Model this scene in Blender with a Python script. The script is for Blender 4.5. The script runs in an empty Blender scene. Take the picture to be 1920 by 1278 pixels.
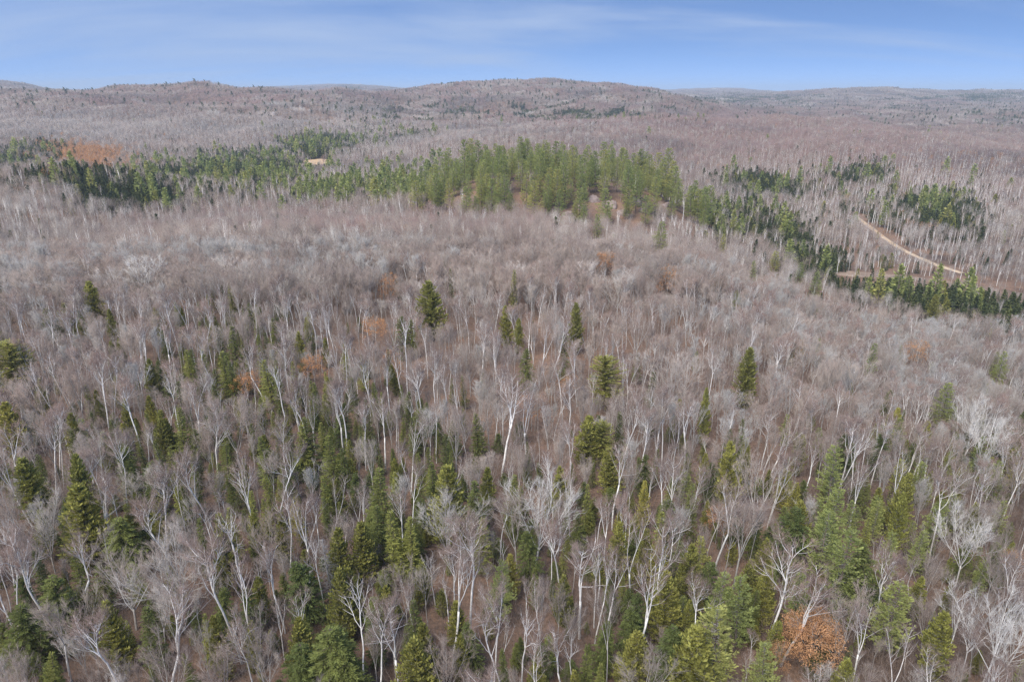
import bpy, math, random
import numpy as np

# ------------------------------------------------------------------ camera, sky, sun, exposure
SC = bpy.context.scene
COL = SC.collection
CAM_Z = 65.0
PITCH = math.radians(19.9)
FPX = 1280.0                       # focal length in pixels of the 1920 x 1278 photograph
cam_d = bpy.data.cameras.new("camera")
cam_d.sensor_width = 36.0
cam_d.lens = 36.0 * FPX / 1920.0
cam_d.clip_start = 0.5
cam_d.clip_end = 60000.0
cam = bpy.data.objects.new("camera", cam_d)
COL.objects.link(cam)
cam.location = (0, 0, CAM_Z)
cam.rotation_euler = (math.pi / 2 - PITCH, 0, 0)
SC.camera = cam

SUN_EL = math.radians(50)
SUN_AZ = math.radians(215)         # compass style: 0 = +Y (view direction), clockwise
world = bpy.data.worlds.new("World")
SC.world = world
world.use_nodes = True
wn, wl = world.node_tree.nodes, world.node_tree.links
wn.clear()
w_out = wn.new("ShaderNodeOutputWorld")
w_bg = wn.new("ShaderNodeBackground")
w_bg.inputs["Strength"].default_value = 0.074
w_tc = wn.new("ShaderNodeTexCoord")
w_map = wn.new("ShaderNodeMapping")
w_map.inputs["Scale"].default_value = (1, 1, 5.0)
w_map.inputs["Location"].default_value = (0, 0, 0.26)
w_nrm = wn.new("ShaderNodeVectorMath"); w_nrm.operation = 'NORMALIZE'
w_sky = wn.new("ShaderNodeTexSky")
w_sky.sky_type = 'NISHITA'
w_sky.sun_disc = False
w_sky.sun_elevation = SUN_EL
w_sky.sun_rotation = SUN_AZ
w_sky.air_density = 1.0
w_sky.dust_density = 0.0
w_sky.ozone_density = 6.5
wl.new(w_tc.outputs["Generated"], w_map.inputs["Vector"])
wl.new(w_map.outputs["Vector"], w_nrm.inputs[0])
wl.new(w_nrm.outputs[0], w_sky.inputs["Vector"])
# thin streaks of cirrus: noise on a high horizontal sheet of cloud
w_sep = wn.new("ShaderNodeSeparateXYZ")
wl.new(w_tc.outputs["Generated"], w_sep.inputs[0])
w_zz = wn.new("ShaderNodeMath"); w_zz.operation = 'MAXIMUM'; w_zz.inputs[1].default_value = 0.0
wl.new(w_sep.outputs["Z"], w_zz.inputs[0])
w_za = wn.new("ShaderNodeMath"); w_za.operation = 'ADD'; w_za.inputs[1].default_value = 0.20
wl.new(w_zz.outputs[0], w_za.inputs[0])
w_dx = wn.new("ShaderNodeMath"); w_dx.operation = 'DIVIDE'
w_dy = wn.new("ShaderNodeMath"); w_dy.operation = 'DIVIDE'
wl.new(w_sep.outputs["X"], w_dx.inputs[0]); wl.new(w_za.outputs[0], w_dx.inputs[1])
wl.new(w_sep.outputs["Y"], w_dy.inputs[0]); wl.new(w_za.outputs[0], w_dy.inputs[1])
w_cmb = wn.new("ShaderNodeCombineXYZ")
wl.new(w_dx.outputs[0], w_cmb.inputs["X"]); wl.new(w_dy.outputs[0], w_cmb.inputs["Y"])
w_cm = wn.new("ShaderNodeMapping")
w_cm.inputs["Rotation"].default_value = (0, 0, math.radians(35))
w_cm.inputs["Scale"].default_value = (0.25, 0.80, 1)
w_cm.inputs["Location"].default_value = (11.3, 3.1, 0)
wl.new(w_cmb.outputs[0], w_cm.inputs["Vector"])
w_no = wn.new("ShaderNodeTexNoise")
w_no.inputs["Scale"].default_value = 1.0
w_no.inputs["Detail"].default_value = 7.0
w_no.inputs["Roughness"].default_value = 0.55
w_no.inputs["Distortion"].default_value = 0.7
wl.new(w_cm.outputs[0], w_no.inputs["Vector"])
w_rp = wn.new("ShaderNodeMapRange")
w_rp.interpolation_type = 'SMOOTHSTEP'
w_rp.inputs["From Min"].default_value = 0.45
w_rp.inputs["From Max"].default_value = 0.72
w_rp.inputs["To Max"].default_value = 0.92
wl.new(w_no.outputs["Fac"], w_rp.inputs["Value"])
w_mix = wn.new("ShaderNodeMix"); w_mix.data_type = 'RGBA'
wl.new(w_rp.outputs["Result"], w_mix.inputs["Factor"])
wl.new(w_sky.outputs["Color"], w_mix.inputs["A"])
w_mix.inputs["B"].default_value = (1.62, 2.12, 3.15, 1)
wl.new(w_mix.outputs["Result"], w_bg.inputs["Color"])
wl.new(w_bg.outputs[0], w_out.inputs["Surface"])

sun_d = bpy.data.lights.new("sun", 'SUN')
sun_d.energy = 1.5
sun_d.angle = math.radians(40)
sun_d.color = (1.0, 0.945, 0.87)
sun = bpy.data.objects.new("sun", sun_d)
COL.objects.link(sun)
sun.rotation_euler = (math.pi / 2 - SUN_EL, 0, math.pi - SUN_AZ)
sun.location = (0, 0, 400)

SC.view_settings.view_transform = 'Standard'
SC.view_settings.look = 'None'
SC.view_settings.exposure = 1.82
SC.view_settings.gamma = 1.0
SC.view_settings.use_curve_mapping = False
SC.render.engine = 'CYCLES'
SC.cycles.max_bounces = 4
SC.cycles.diffuse_bounces = 3
SC.cycles.glossy_bounces = 1
SC.cycles.transmission_bounces = 1
SC.cycles.transparent_max_bounces = 4
SC.cycles.volume_bounces = 0
SC.cycles.use_denoising = True
SC.cycles.denoiser = 'OPENIMAGEDENOISE'
SC.cycles.denoising_input_passes = 'RGB_ALBEDO_NORMAL'
SC.cycles.denoising_prefilter = 'NONE'
SC.cycles.use_adaptive_sampling = False
SC.cycles.sample_clamp_indirect = 3.0

PYR = np.random.default_rng(7)
random.seed(7)

# ------------------------------------------------------------------ terrain height field
def col_s(u):
    return (u - 960.0) / FPX / 1.02

PROF = {
    -120: [(0, 0), (150, 0), (240, -1), (300, -8), (380, -14), (600, -16), (800, -8), (1200, 8), (1600, 36), (2000, 62), (2300, 50), (3000, 40), (4000, 145), (5000, 60), (7000, 60), (10000, 60), (15000, 40)],
    60:   [(0, 0), (150, 0), (240, -1), (300, -8), (380, -14), (600, -16), (800, -8), (1200, 8), (1600, 36), (2000, 66), (2300, 50), (3000, 40), (4000, 140), (5000, 60), (7000, 60), (10000, 60), (15000, 40)],
    170:  [(0, 0), (160, 0), (250, -1), (310, -8), (390, -15), (600, -17), (800, -10), (1200, 8), (1600, 38), (2000, 74), (2400, 50), (4000, 60), (7000, 60), (10000, 60), (15000, 40)],
    320:  [(0, 0), (200, 0), (290, 0), (340, -8), (420, -17), (700, -19), (950, -17), (1250, -2), (1700, 34), (2200, 82), (2600, 50), (4000, 60), (10000, 90), (15000, 60)],
    500:  [(0, 0), (200, 0), (300, 0), (345, -8), (420, -16), (700, -19), (950, -17), (1150, -8), (1700, 28), (2250, 80), (2700, 45), (4000, 50), (10000, 150), (15000, 60)],
    680:  [(0, 0), (200, 0), (300, 0), (350, -7), (420, -14), (700, -18), (950, -17), (1150, -12), (1700, 14), (2300, 55), (2800, 25), (4000, 50), (10000, 205), (15000, 60)],
    830:  [(0, 0), (300, 0), (350, -6), (420, -10), (650, -16), (800, -14), (950, -6), (1150, 0), (1350, -8), (1600, 0), (2300, 50), (3000, 96), (3500, 60), (6000, 60), (10000, 80), (15000, 60)],
    980:  [(0, 0), (300, 0.5), (350, -5), (420, -8), (600, -12), (750, -12), (950, 0), (1150, 6), (1350, -8), (1600, 2), (2200, 55), (3000, 116), (3600, 80), (6000, 60), (10000, 80), (15000, 60)],
    1090: [(0, 0), (250, 0.5), (310, -4), (400, -12), (600, -14), (750, -12), (950, 0), (1250, 12), (1450, 0), (1700, 6), (2300, 60), (3000, 118), (3600, 80), (6000, 60), (10000, 80), (15000, 60)],
    1200: [(0, 0), (220, 0), (280, -3), (360, -16), (560, -18), (720, -14), (950, -3), (1280, 13), (1500, 0), (1800, 10), (2400, 76), (2900, 60), (4500, 50), (10000, 80), (15000, 60)],
    1280: [(0, 0), (200, 0), (255, -1), (310, -9), (400, -21), (560, -19), (720, -15), (950, -5), (1300, 14), (1550, 0), (1900, 8), (2400, 52), (2900, 20), (4500, 30), (10000, 130), (15000, 60)],
    1360: [(0, 0), (180, -1), (240, -4), (300, -13), (390, -25), (560, -23), (720, -17), (950, -5), (1320, 12), (1600, -4), (2000, -4), (2500, 12), (3000, -6), (4500, 30), (10000, 142), (15000, 60)],
    1480: [(0, 0), (150, -2), (210, -7), (265, -17), (350, -28), (560, -26), (700, -20), (950, -5), (1330, 9), (1700, -12), (2500, 2), (3500, 22), (5000, 74), (6500, 50), (10000, 60), (15000, 60)],
    1620: [(0, 0), (110, -2), (165, -9), (205, -18), (265, -28), (330, -31), (420, -31), (580, -29), (690, -22), (946, -5), (1350, 4), (1750, -16), (2400, 0), (3200, 14), (4500, 104), (6000, 60), (10000, 60), (15000, 60)],
    1740: [(0, 0), (100, -3), (150, -10), (190, -19), (250, -29), (310, -31), (430, -32), (590, -30), (710, -25), (940, -12), (1250, -6), (1700, -20), (2400, 0), (3200, 10), (4800, 72), (6000, 60), (10000, 60), (15000, 60)],
    1920: [(0, 0), (90, -4), (135, -12), (180, -22), (240, -30), (300, -31), (450, -32), (600, -30), (740, -28), (900, -20), (1200, -26), (1600, -22), (2500, 5), (4000, 35), (5500, 84), (7000, 60), (10000, 60), (15000, 40)],
    2050: [(0, 0), (90, -4), (135, -12), (180, -22), (240, -30), (300, -31), (450, -32), (600, -30), (740, -28), (900, -22), (1200, -26), (1600, -22), (2500, 5), (4000, 35), (5500, 84), (7000, 60), (10000, 60), (15000, 40)],
}
_us = sorted(PROF)
_ss = np.array([col_s(u) for u in _us])
_ls = np.linspace(math.log(15.0), math.log(15000.0), 420)     # log depth grid
_sg = np.linspace(-1.05, 1.05, 211)
def _blur(a, sig, ax):
    n = int(sig * 3) + 1
    k = np.exp(-0.5 * (np.arange(-n, n + 1) / sig) ** 2); k /= k.sum()
    p = [(0, 0), (0, 0)]; p[ax] = (n, n)
    q = np.pad(a, p, mode='edge')
    return np.apply_along_axis(lambda v: np.convolve(v, k, mode='valid'), ax, q)
_cols = np.array([np.interp(np.exp(_ls), [p[0] for p in PROF[u]], [p[1] for p in PROF[u]]) for u in _us])
_grid = np.array([[np.interp(s, _ss, _cols[:, j]) for j in range(len(_ls))] for s in _sg])
_grid = _blur(_blur(_grid, 3.0, 1), 2.6, 0)

_nr = np.random.default_rng(11)
_waves = []
for lam, amp, n in ((900, 1.0, 5), (420, 0.8, 6), (210, 0.5, 7), (95, 0.22, 8)):
    for _ in range(n):
        th = _nr.uniform(0, 2 * math.pi)
        _waves.append((math.cos(th) / lam * 6.283, math.sin(th) / lam * 6.283, _nr.uniform(0, 6.28), amp / math.sqrt(n), lam))

def height(x, y):
    x = np.asarray(x, float); y = np.asarray(y, float)
    r = np.hypot(x, y) + 1e-6
    az = np.clip(np.arctan2(x, y), -0.80, 0.80)
    Y = np.maximum(r * np.cos(az), 15.0)
    s = np.tan(az)
    fi = np.clip((s - _sg[0]) / (_sg[1] - _sg[0]), 0, len(_sg) - 1.001)
    fj = np.clip((np.log(Y) - _ls[0]) / (_ls[1] - _ls[0]), 0, len(_ls) - 1.001)
    i = fi.astype(int); j = fj.astype(int); a = fi - i; b = fj - j
    z = (_grid[i, j] * (1 - a) * (1 - b) + _grid[i + 1, j] * a * (1 - b) + _grid[i, j + 1] * (1 - a) * b + _grid[i + 1, j + 1] * a * b)
    # rocky pine knoll and the small knoll at the far left
    z = z + 23.0 * np.exp(-(((x - 32) / 92) ** 4) - (np.abs((y - 462) / np.where(y < 462, 66, 80)) ** 3.2))
    z = z + 24.0 * np.exp(-(((x + 318) / 85) ** 2) - ((y - 490) / 75) ** 2)
    z = z + 20.0 * np.exp(-(((x + 268) / 26) ** 4) - ((y - 412) / 26) ** 4) * 0.25
    for kx, ky, ph, am, lam in _waves:
        k = np.clip((Y - lam * 0.9) / (lam * 3.0), 0.05, 1.0)
        if lam in (420, 210): k = k * (1 + .7 * np.exp(-((Y - 1900) / 900.0) ** 2))
        z = z + np.sin(kx * x + ky * y + ph) * am * k * np.clip(Y / 200.0, 0.8, 6.0)
    return z

CT, ST = math.cos(PITCH), math.sin(PITCH)
def project(x, y, z):
    dx, dy, dz = x, y, z - CAM_Z
    f = dy * CT - dz * ST
    up = dy * ST + dz * CT
    f = np.maximum(f, 1e-3)
    return 960 + FPX * dx / f, 639 - FPX * up / f

def locate(u, v, h=0.0):
    """ground point whose top (h above the ground) shows at photo pixel (u, v)"""
    a = (u - 960) / FPX; b = (639 - v) / FPX
    d = np.array([a, CT + b * ST, -ST + b * CT])
    t = np.exp(np.linspace(math.log(20), math.log(14000), 6000))
    px, py, pz = d[0] * t, d[1] * t, CAM_Z + d[2] * t
    below = pz < height(px, py) + h
    k = int(np.argmax(below)) if below.any() else len(t) - 1
    return float(px[k]), float(py[k])

# ------------------------------------------------------------------ materials
def new_mat(name, rough=0.9, spec=0.1):
    m = bpy.data.materials.new(name); m.use_nodes = True
    n, l = m.node_tree.nodes, m.node_tree.links
    b = n["Principled BSDF"]
    b.inputs["Roughness"].default_value = rough
    b.inputs["Specular IOR Level"].default_value = spec
    return m, n, l, b

def ramp_node(n, stops, interp='LINEAR'):
    r = n.new("ShaderNodeValToRGB"); e = r.color_ramp.elements
    r.color_ramp.interpolation = interp
    while len(e) < len(stops): e.new(0.5)
    for el, (p, c) in zip(e, stops):
        el.position = p; el.color = (*c, 1)
    return r

def tree_mat(name, stops, rough=0.9, fine=0.25, fscale=0.6, transl=0.0, zone=None):
    """each tree takes its own tint; a stand's tint drifts slowly over the land; fine mottling on top"""
    m, n, l, b = new_mat(name, rough)
    oi = n.new("ShaderNodeObjectInfo")
    r = ramp_node(n, stops)
    l.new(oi.outputs["Random"], r.inputs["Fac"])
    col = r.outputs["Color"]
    if zone:
        nz = n.new("ShaderNodeTexNoise"); nz.inputs["Scale"].default_value = 0.0042; nz.inputs["Detail"].default_value = 7; nz.inputs["Roughness"].default_value = 0.72
        l.new(oi.outputs["Location"], nz.inputs["Vector"])
        zr = ramp_node(n, zone)
        l.new(nz.outputs["Fac"], zr.inputs["Fac"])
        mx = n.new("ShaderNodeMix"); mx.data_type = 'RGBA'; mx.blend_type = 'MULTIPLY'
        mx.inputs["Factor"].default_value = 1.0
        l.new(col, mx.inputs["A"]); l.new(zr.outputs["Color"], mx.inputs["B"])
        col = mx.outputs["Result"]
    tc = n.new("ShaderNodeTexCoord")
    nf = n.new("ShaderNodeTexNoise"); nf.inputs["Scale"].default_value = fscale; nf.inputs["Detail"].default_value = 3
    l.new(tc.outputs["Object"], nf.inputs["Vector"])
    mr = n.new("ShaderNodeMapRange")
    mr.inputs["From Min"].default_value = 0.3; mr.inputs["From Max"].default_value = 0.7
    mr.inputs["To Min"].default_value = 1 - fine; mr.inputs["To Max"].default_value = 1 + fine
    l.new(nf.outputs["Fac"], mr.inputs["Value"])
    hv = n.new("ShaderNodeVectorMath"); hv.operation = 'SCALE'
    l.new(col, hv.inputs[0]); l.new(mr.outputs["Result"], hv.inputs["Scale"])
    l.new(hv.outputs[0], b.inputs["Base Color"])
    if transl > 0:
        tr = n.new("ShaderNodeBsdfTranslucent")
        l.new(hv.outputs[0], tr.inputs["Color"])
        ms = n.new("ShaderNodeMixShader"); ms.inputs["Fac"].default_value = transl
        l.new(b.outputs[0], ms.inputs[1]); l.new(tr.outputs[0], ms.inputs[2])
        l.new(ms.outputs[0], n["Material Output"].inputs["Surface"])
    return m

ZONE = [(0.36, (0.64, 0.64, 0.67)), (0.45, (0.89, 0.87, 0.87)), (0.52, (1.07, 0.98, 0.95)), (0.58, (1.05, 1.03, 1.0)), (0.66, (1.36, 1.31, 1.25))]
M = {}
M['bark_white'] = tree_mat('birch_bark', [(0, (.74, .71, .67)), (.5, (.84, .81, .765)), (1, (.68, .635, .58))], .8, .22, 1.6)
M['bark_grey'] = tree_mat('grey_bark', [(0, (.36, .34, .315)), (.4, (.44, .41, .375)), (.7, (.54, .515, .48)), (1, (.33, .295, .265))], .9, .25, 1.2)
M['bark_dark'] = tree_mat('conifer_bark', [(0, (.12, .09, .075)), (1, (.20, .16, .135))], .9, .25, 2.0)
M['dead_wood'] = tree_mat('dead_wood', [(0, (.34, .32, .30)), (1, (.48, .46, .43))], .9, .2, 1.5)
M['birch_branch'] = tree_mat('birch_branch', [(0, (.72, .685, .645)), (1, (.58, .535, .495))], .9, .2, 1.0)
M['birch_twig'] = tree_mat('birch_twig', [(0, (.28, .215, .185)), (.5, (.33, .26, .225)), (1, (.26, .195, .17))], .9, .2, .6, 0, ZONE)
M['twig'] = tree_mat('hardwood_twig', [(0, (.262, .212, .186)), (.25, (.37, .318, .28)), (.5, (.30, .242, .212)), (.72, (.43, .385, .34)), (.9, (.25, .20, .174)), (.96, (.48, .445, .405)), (1, (.54, .51, .47))], .9, .15, .5, 0, ZONE)
M['branch'] = tree_mat('hardwood_branch', [(0, (.31, .26, .22)), (.25, (.40, .35, .30)), (.5, (.34, .28, .235)), (.72, (.46, .415, .36)), (.9, (.30, .24, .20)), (.96, (.55, .52, .47)), (1, (.64, .61, .56))], .9, .15, .7)
M['fir'] = tree_mat('fir_needles', [(0, (.14, .16, .052)), (.5, (.22, .235, .064)), (1, (.31, .31, .08))], .7, .4, .9, .28)
M['cedar'] = tree_mat('cedar_sprays', [(0, (.26, .26, .075)), (.5, (.37, .35, .095)), (.8, (.31, .315, .085)), (1, (.48, .43, .115))], .75, .4, .9, .32)
M['pine'] = tree_mat('pine_needles', [(0, (.32, .37, .13)), (.35, (.44, .465, .16)), (.7, (.38, .42, .145)), (1, (.52, .49, .16))], .7, .35, .8, .42)
M['hemlock'] = tree_mat('hemlock_needles', [(0, (.12, .15, .05)), (1, (.21, .23, .065))], .7, .4, .9, .28)
M['oak'] = tree_mat('oak_leaves', [(0, (.64, .325, .145)), (.5, (.66, .345, .16)), (1, (.58, .335, .175))], .8, .35, 1.4, .3)

M['pale_branch'] = tree_mat('pale_branch', [(0, (.60, .575, .535)), (1, (.68, .655, .61))], .9, .15, .7)
M['pale_twig'] = tree_mat('pale_twig', [(0, (.46, .43, .39)), (1, (.54, .51, .47))], .9, .15, .5)
M['silver_branch'] = tree_mat('silver_branch', [(0, (.44, .42, .39)), (1, (.54, .52, .49))], .9, .15, .7)
M['silver_twig'] = tree_mat('silver_twig', [(0, (.36, .335, .31)), (1, (.44, .42, .395))], .9, .15, .5)
M['spruce'] = tree_mat('spruce_needles', [(0, (.070, .088, .042)), (.5, (.10, .12, .05)), (1, (.15, .165, .06))], .7, .35, .9, .2)
M['twig_pink'] = tree_mat('young_maple_twig', [(0, (.30, .22, .20)), (.5, (.36, .27, .245)), (1, (.31, .235, .21))], .9, .15, .5, 0, ZONE)
M['twig_pale'] = tree_mat('aspen_twig', [(0, (.38, .335, .30)), (.5, (.47, .43, .39)), (1, (.42, .375, .335))], .9, .15, .5, 0, ZONE)
M['brush'] = tree_mat('brush', [(0, (.24, .185, .15)), (.4, (.30, .245, .20)), (.7, (.22, .17, .135)), (1, (.34, .285, .235))], .9, .2, .6, 0, ZONE)

# ------------------------------------------------------------------ mesh building
class MB:
    def __init__(self):
        self.v = []; self.f3 = []; self.f4 = []; self.m3 = []; self.m4 = []; self.n = 0
    def add(self, v, f3=None, f4=None, mat=0):
        v = np.asarray(v, float).reshape(-1, 3)
        self.v.append(v)
        if f3 is not None and len(f3):
            f = np.asarray(f3, int) + self.n; self.f3.append(f); self.m3.append(np.full(len(f), mat))
        if f4 is not None and len(f4):
            f = np.asarray(f4, int) + self.n; self.f4.append(f); self.m4.append(np.full(len(f), mat))
        self.n += len(v)
    def tube(self, pts, rad, sides=5, mat=0):
        pts = np.asarray(pts, float); k = len(pts)
        t = np.gradient(pts, axis=0); t /= np.linalg.norm(t, axis=1, keepdims=True) + 1e-9
        ref = np.array([1.0, 0.13, 0.07]) if abs(t[0][0]) < 0.8 else np.array([0.1, 1.0, 0.05])
        a = np.cross(t, ref); a /= np.linalg.norm(a, axis=1, keepdims=True) + 1e-9
        b = np.cross(t, a)
        th = np.arange(sides) * 2 * math.pi / sides
        ring = (a[:, None, :] * np.cos(th)[None, :, None] + b[:, None, :] * np.sin(th)[None, :, None]) * np.asarray(rad)[:, None, None] + pts[:, None, :]
        f = []
        for i in range(k - 1):
            for s in range(sides):
                s2 = (s + 1) % sides
                f.append((i * sides + s, i * sides + s2, (i + 1) * sides + s2, (i + 1) * sides + s))
        v = np.vstack([ring.reshape(-1, 3), pts[-1:]])
        tip = k * sides
        f3 = [((k - 1) * sides + s, (k - 1) * sides + (s + 1) % sides, tip) for s in range(sides)]
        self.add(v, f3, f, mat)
    def slivers(self, p0, p1, r, mat=0):
        p0 = np.asarray(p0, float).reshape(-1, 3); p1 = np.asarray(p1, float).reshape(-1, 3); n = len(p0)
        if not n: return
        r = np.broadcast_to(np.asarray(r, float), (n,))[:, None]
        d = p1 - p0; d = d / (np.linalg.norm(d, axis=1, keepdims=True) + 1e-9)
        ref = np.where(np.abs(d[:, :1]) < 0.8, np.array([[1.0, 0, 0]]), np.array([[0, 1.0, 0]]))
        a = np.cross(d, ref); a /= np.linalg.norm(a, axis=1, keepdims=True) + 1e-9
        b = np.cross(d, a)
        v = np.stack([p0 + a * r, p0 + (-.5 * a + .866 * b) * r, p0 + (-.5 * a - .866 * b) * r, p1], 1)
        base = (np.arange(n) * 4)[:, None]
        f = np.concatenate([base + np.array([[0, 1, 3]]), base + np.array([[1, 2, 3]]), base + np.array([[2, 0, 3]])])
        self.add(v.reshape(-1, 3), f, None, mat)
    def leaves(self, p, d, side, L, W, mat=0):
        """flat leaf sprays: kite from p along d"""
        p = np.asarray(p, float).reshape(-1, 3); n = len(p)
        if not n: return
        L = np.broadcast_to(np.asarray(L, float), (n,))[:, None]; W = np.broadcast_to(np.asarray(W, float), (n,))[:, None]
        v = np.stack([p, p + d * L * .45 + side * W * .5, p + d * L, p + d * L * .45 - side * W * .5], 1)
        f = (np.arange(n) * 4)[:, None] + np.array([[0, 1, 2, 3]])
        self.add(v.reshape(-1, 3), None, f, mat)
    def mesh(self, name, mats, smooth=False):
        v = np.vstack(self.v)
        f3 = np.vstack(self.f3) if self.f3 else np.zeros((0, 3), int)
        f4 = np.vstack(self.f4) if self.f4 else np.zeros((0, 4), int)
        me = bpy.data.meshes.new(name)
        me.vertices.add(len(v)); me.vertices.foreach_set("co", v.astype(np.float32).ravel())
        li = np.concatenate([f3.ravel(), f4.ravel()])
        me.loops.add(len(li)); me.loops.foreach_set("vertex_index", li.astype(np.int32))
        nf = len(f3) + len(f4)
        tot = np.concatenate([np.full(len(f3), 3), np.full(len(f4), 4)])
        st = np.concatenate([[0], np.cumsum(tot)[:-1]]) if nf else tot
        me.polygons.add(nf)
        me.polygons.foreach_set("loop_start", st.astype(np.int32))
        me.polygons.foreach_set("material_index", np.concatenate([np.concatenate(self.m3) if self.m3 else np.zeros(0), np.concatenate(self.m4) if self.m4 else np.zeros(0)]).astype(np.int32))
        if smooth: me.polygons.foreach_set("use_smooth", np.ones(nf, bool))
        for m in mats: me.materials.append(m)
        me.update(calc_edges=True)
        return me

def unit(v):
    v = np.asarray(v, float)
    return v / (np.linalg.norm(v, axis=-1, keepdims=True) + 1e-9)

def rnd_dirs(rng, n):
    return unit(rng.normal(size=(n, 3)))

def wander(rng, p, d, L, n, wob, up):
    """crooked polyline"""
    pts = [np.array(p, float)]; d = unit(np.array(d, float))
    for i in range(n):
        d = unit(d + rng.normal(size=3) * wob + np.array([0, 0, up]))
        pts.append(pts[-1] + d * L / n)
    return np.array(pts)

def along(pts, t):
    k = len(pts) - 1
    f = np.clip(np.asarray(t) * k, 0, k - 1e-6); i = f.astype(int); a = (f - i)[:, None]
    return pts[i] * (1 - a) + pts[i + 1] * a, unit(pts[i + 1] - pts[i])

# ---- a tree = dict(trunk=MB, limbs=[MB...], crown=MB, mats per part)
def hardwood(rng, h, form):
    """bare broadleaf tree; form: 'vase' (maple), 'birch', 'broom' (slender upright), 'spread' (wide open grown)"""
    T, C, limbs = MB(), MB(), []
    birch = form in ('birch', 'birchfork', 'birchdead')
    lean = rng.normal(size=2) * (0.05 if birch else 0.025)
    base_r = {'vase': .0088, 'broom': .0062, 'spread': .0115, 'birch': .0100, 'birchfork': .0100, 'birchdead': .0105}[form] * h
    hf = h * {'vase': rng.uniform(.32, .45), 'broom': rng.uniform(.45, .6), 'spread': rng.uniform(.22, .3),
              'birch': rng.uniform(.5, .62), 'birchfork': rng.uniform(.34, .56), 'birchdead': rng.uniform(.45, .6)}[form]
    tr = wander(rng, (0, 0, -.4), (lean[0], lean[1], 1), hf + .4, 6, .045 if birch else .02, .02)
    leaders = []
    top_r = base_r * .72
    if form in ('birch', 'birchdead'):
        up = wander(rng, tr[-1], unit(tr[-1] - tr[-2]) + rng.normal(size=3) * .05, (h - hf) * 1.0, 8, .10, .05)
        full = np.vstack([tr, up[1:]])
        T.tube(full, np.concatenate([np.linspace(base_r, top_r, len(tr)), np.linspace(top_r * .95, .018, len(up) - 1)]), 6)
        leaders.append((full, .40 if form == 'birch' else .5, 1.0))
        n_l = rng.integers(9, 13) if form == 'birch' else rng.integers(5, 8)
    else:
        T.tube(tr, np.linspace(base_r, top_r, len(tr)), 6)
        n_l = {'vase': rng.integers(5, 8), 'broom': rng.integers(4, 6), 'spread': rng.integers(6, 9), 'birchfork': rng.integers(2, 4)}[form]
    az0 = rng.uniform(0, 6.28)
    limb_lines = []
    for i in range(n_l):
        az = az0 + i * 2.4 + rng.normal() * .3
        if leaders:
            t = rng.uniform(leaders[0][1], .93)
            p, dd = along(leaders[0][0], np.array([t])); p = p[0]
            tilt = math.radians(rng.uniform(24, 50))
            L = (h * (1 - t) * .55 + h * .11) * rng.uniform(.7, 1.15)
            r0 = base_r * .42 * (1.15 - t * .6)
            wob, upb = .17, .10
        else:
            p = tr[-1] + unit(tr[-2] - tr[-1]) * rng.uniform(0, .22) * hf * (i > 1)
            tmin, tmax = {'vase': (9, 36), 'broom': (5, 17), 'spread': (14, 44), 'birchfork': (7, 23)}[form]
            tilt = math.radians(rng.uniform(tmin, tmax)) * (0.35 if i == 0 else 1)
            L = (h - p[2]) * rng.uniform(.86, 1.02) / max(math.cos(tilt * .7), .6)
            r0 = top_r * {'vase': .62, 'broom': .62, 'spread': .6, 'birchfork': .8}[form] * rng.uniform(.8, 1.05)
            wob, upb = {'vase': (.07, .10), 'broom': (.05, .08), 'spread': (.09, .06), 'birchfork': (.10, .07)}[form]
        d = np.array([math.cos(az) * math.sin(tilt), math.sin(az) * math.sin(tilt), math.cos(tilt)])
        pts = wander(rng, p, d, L, 7, wob, upb)
        mb = MB(); mb.tube(pts, np.linspace(r0, .011, len(pts)), 5)
        limbs.append(mb); limb_lines.append((pts, L, r0))
    # secondary limbs
    nb = {'vase': 10, 'broom': 9, 'spread': 12, 'birch': 5, 'birchfork': 10, 'birchdead': 5}[form]
    br = []
    for pts, L, r0 in limb_lines:
        for t in rng.uniform(.22, .97, nb):
            p, d = along(pts, np.array([t])); p, d = p[0], d[0]
            ang = rng.uniform(.5, 1.0) if birch else rng.uniform(.4, .85)
            q = unit(np.cross(d, rng.normal(size=3)))
            dd = unit(d * math.cos(ang) + q * math.sin(ang) + np.array([0, 0, .12]))
            LL = L * (1.05 - t) * rng.uniform(.35, .62) + .7
            bp = wander(rng, p, dd, LL, 3, .16 if birch else .10, .08)
            C.tube(bp, np.linspace(min(.034 if birch else .026, r0 * .55), .008, len(bp)), 3, 0)
            br.append((bp, LL))
    if leaders:                                    # short shoots on the upper leader
        for t in rng.uniform(.75, .99, 6):
            p, d = along(leaders[0][0], np.array([t])); p, d = p[0], d[0]
            q = unit(np.cross(d, rng.normal(size=3)))
            bp = wander(rng, p, unit(d + q * .9), 1.4, 3, .14, .1)
            C.tube(bp, np.linspace(.022, .007, len(bp)), 3, 0); br.append((bp, 1.4))
    lines = br + [(pts[3:], L * .55) for pts, L, r0 in limb_lines]
    ns = {'vase': 6, 'broom': 5, 'spread': 6, 'birch': 6, 'birchfork': 6, 'birchdead': 2}[form]
    nt = {'vase': 8, 'broom': 8, 'spread': 7, 'birch': 6, 'birchfork': 6, 'birchdead': 2}[form]
    P0, P1 = [], []
    for bp, LL in lines:
        t = rng.uniform(.15, 1, ns)
        p, d = along(bp, t)
        q = unit(np.cross(d, rng.normal(size=(ns, 3))))
        dd = unit(d * .85 + q * .5 + np.array([0, 0, .25]))
        P0.append(p); P1.append(p + dd * (rng.uniform(.6, 1.35, ns) * min(1.0, .5 + LL * .25))[:, None])
    P0, P1 = np.vstack(P0), np.vstack(P1)
    C.slivers(P0, P1, .0145, 1 if birch else 0)
    d = P1 - P0
    t = rng.uniform(.2, 1.0, (len(P0), nt))
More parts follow.
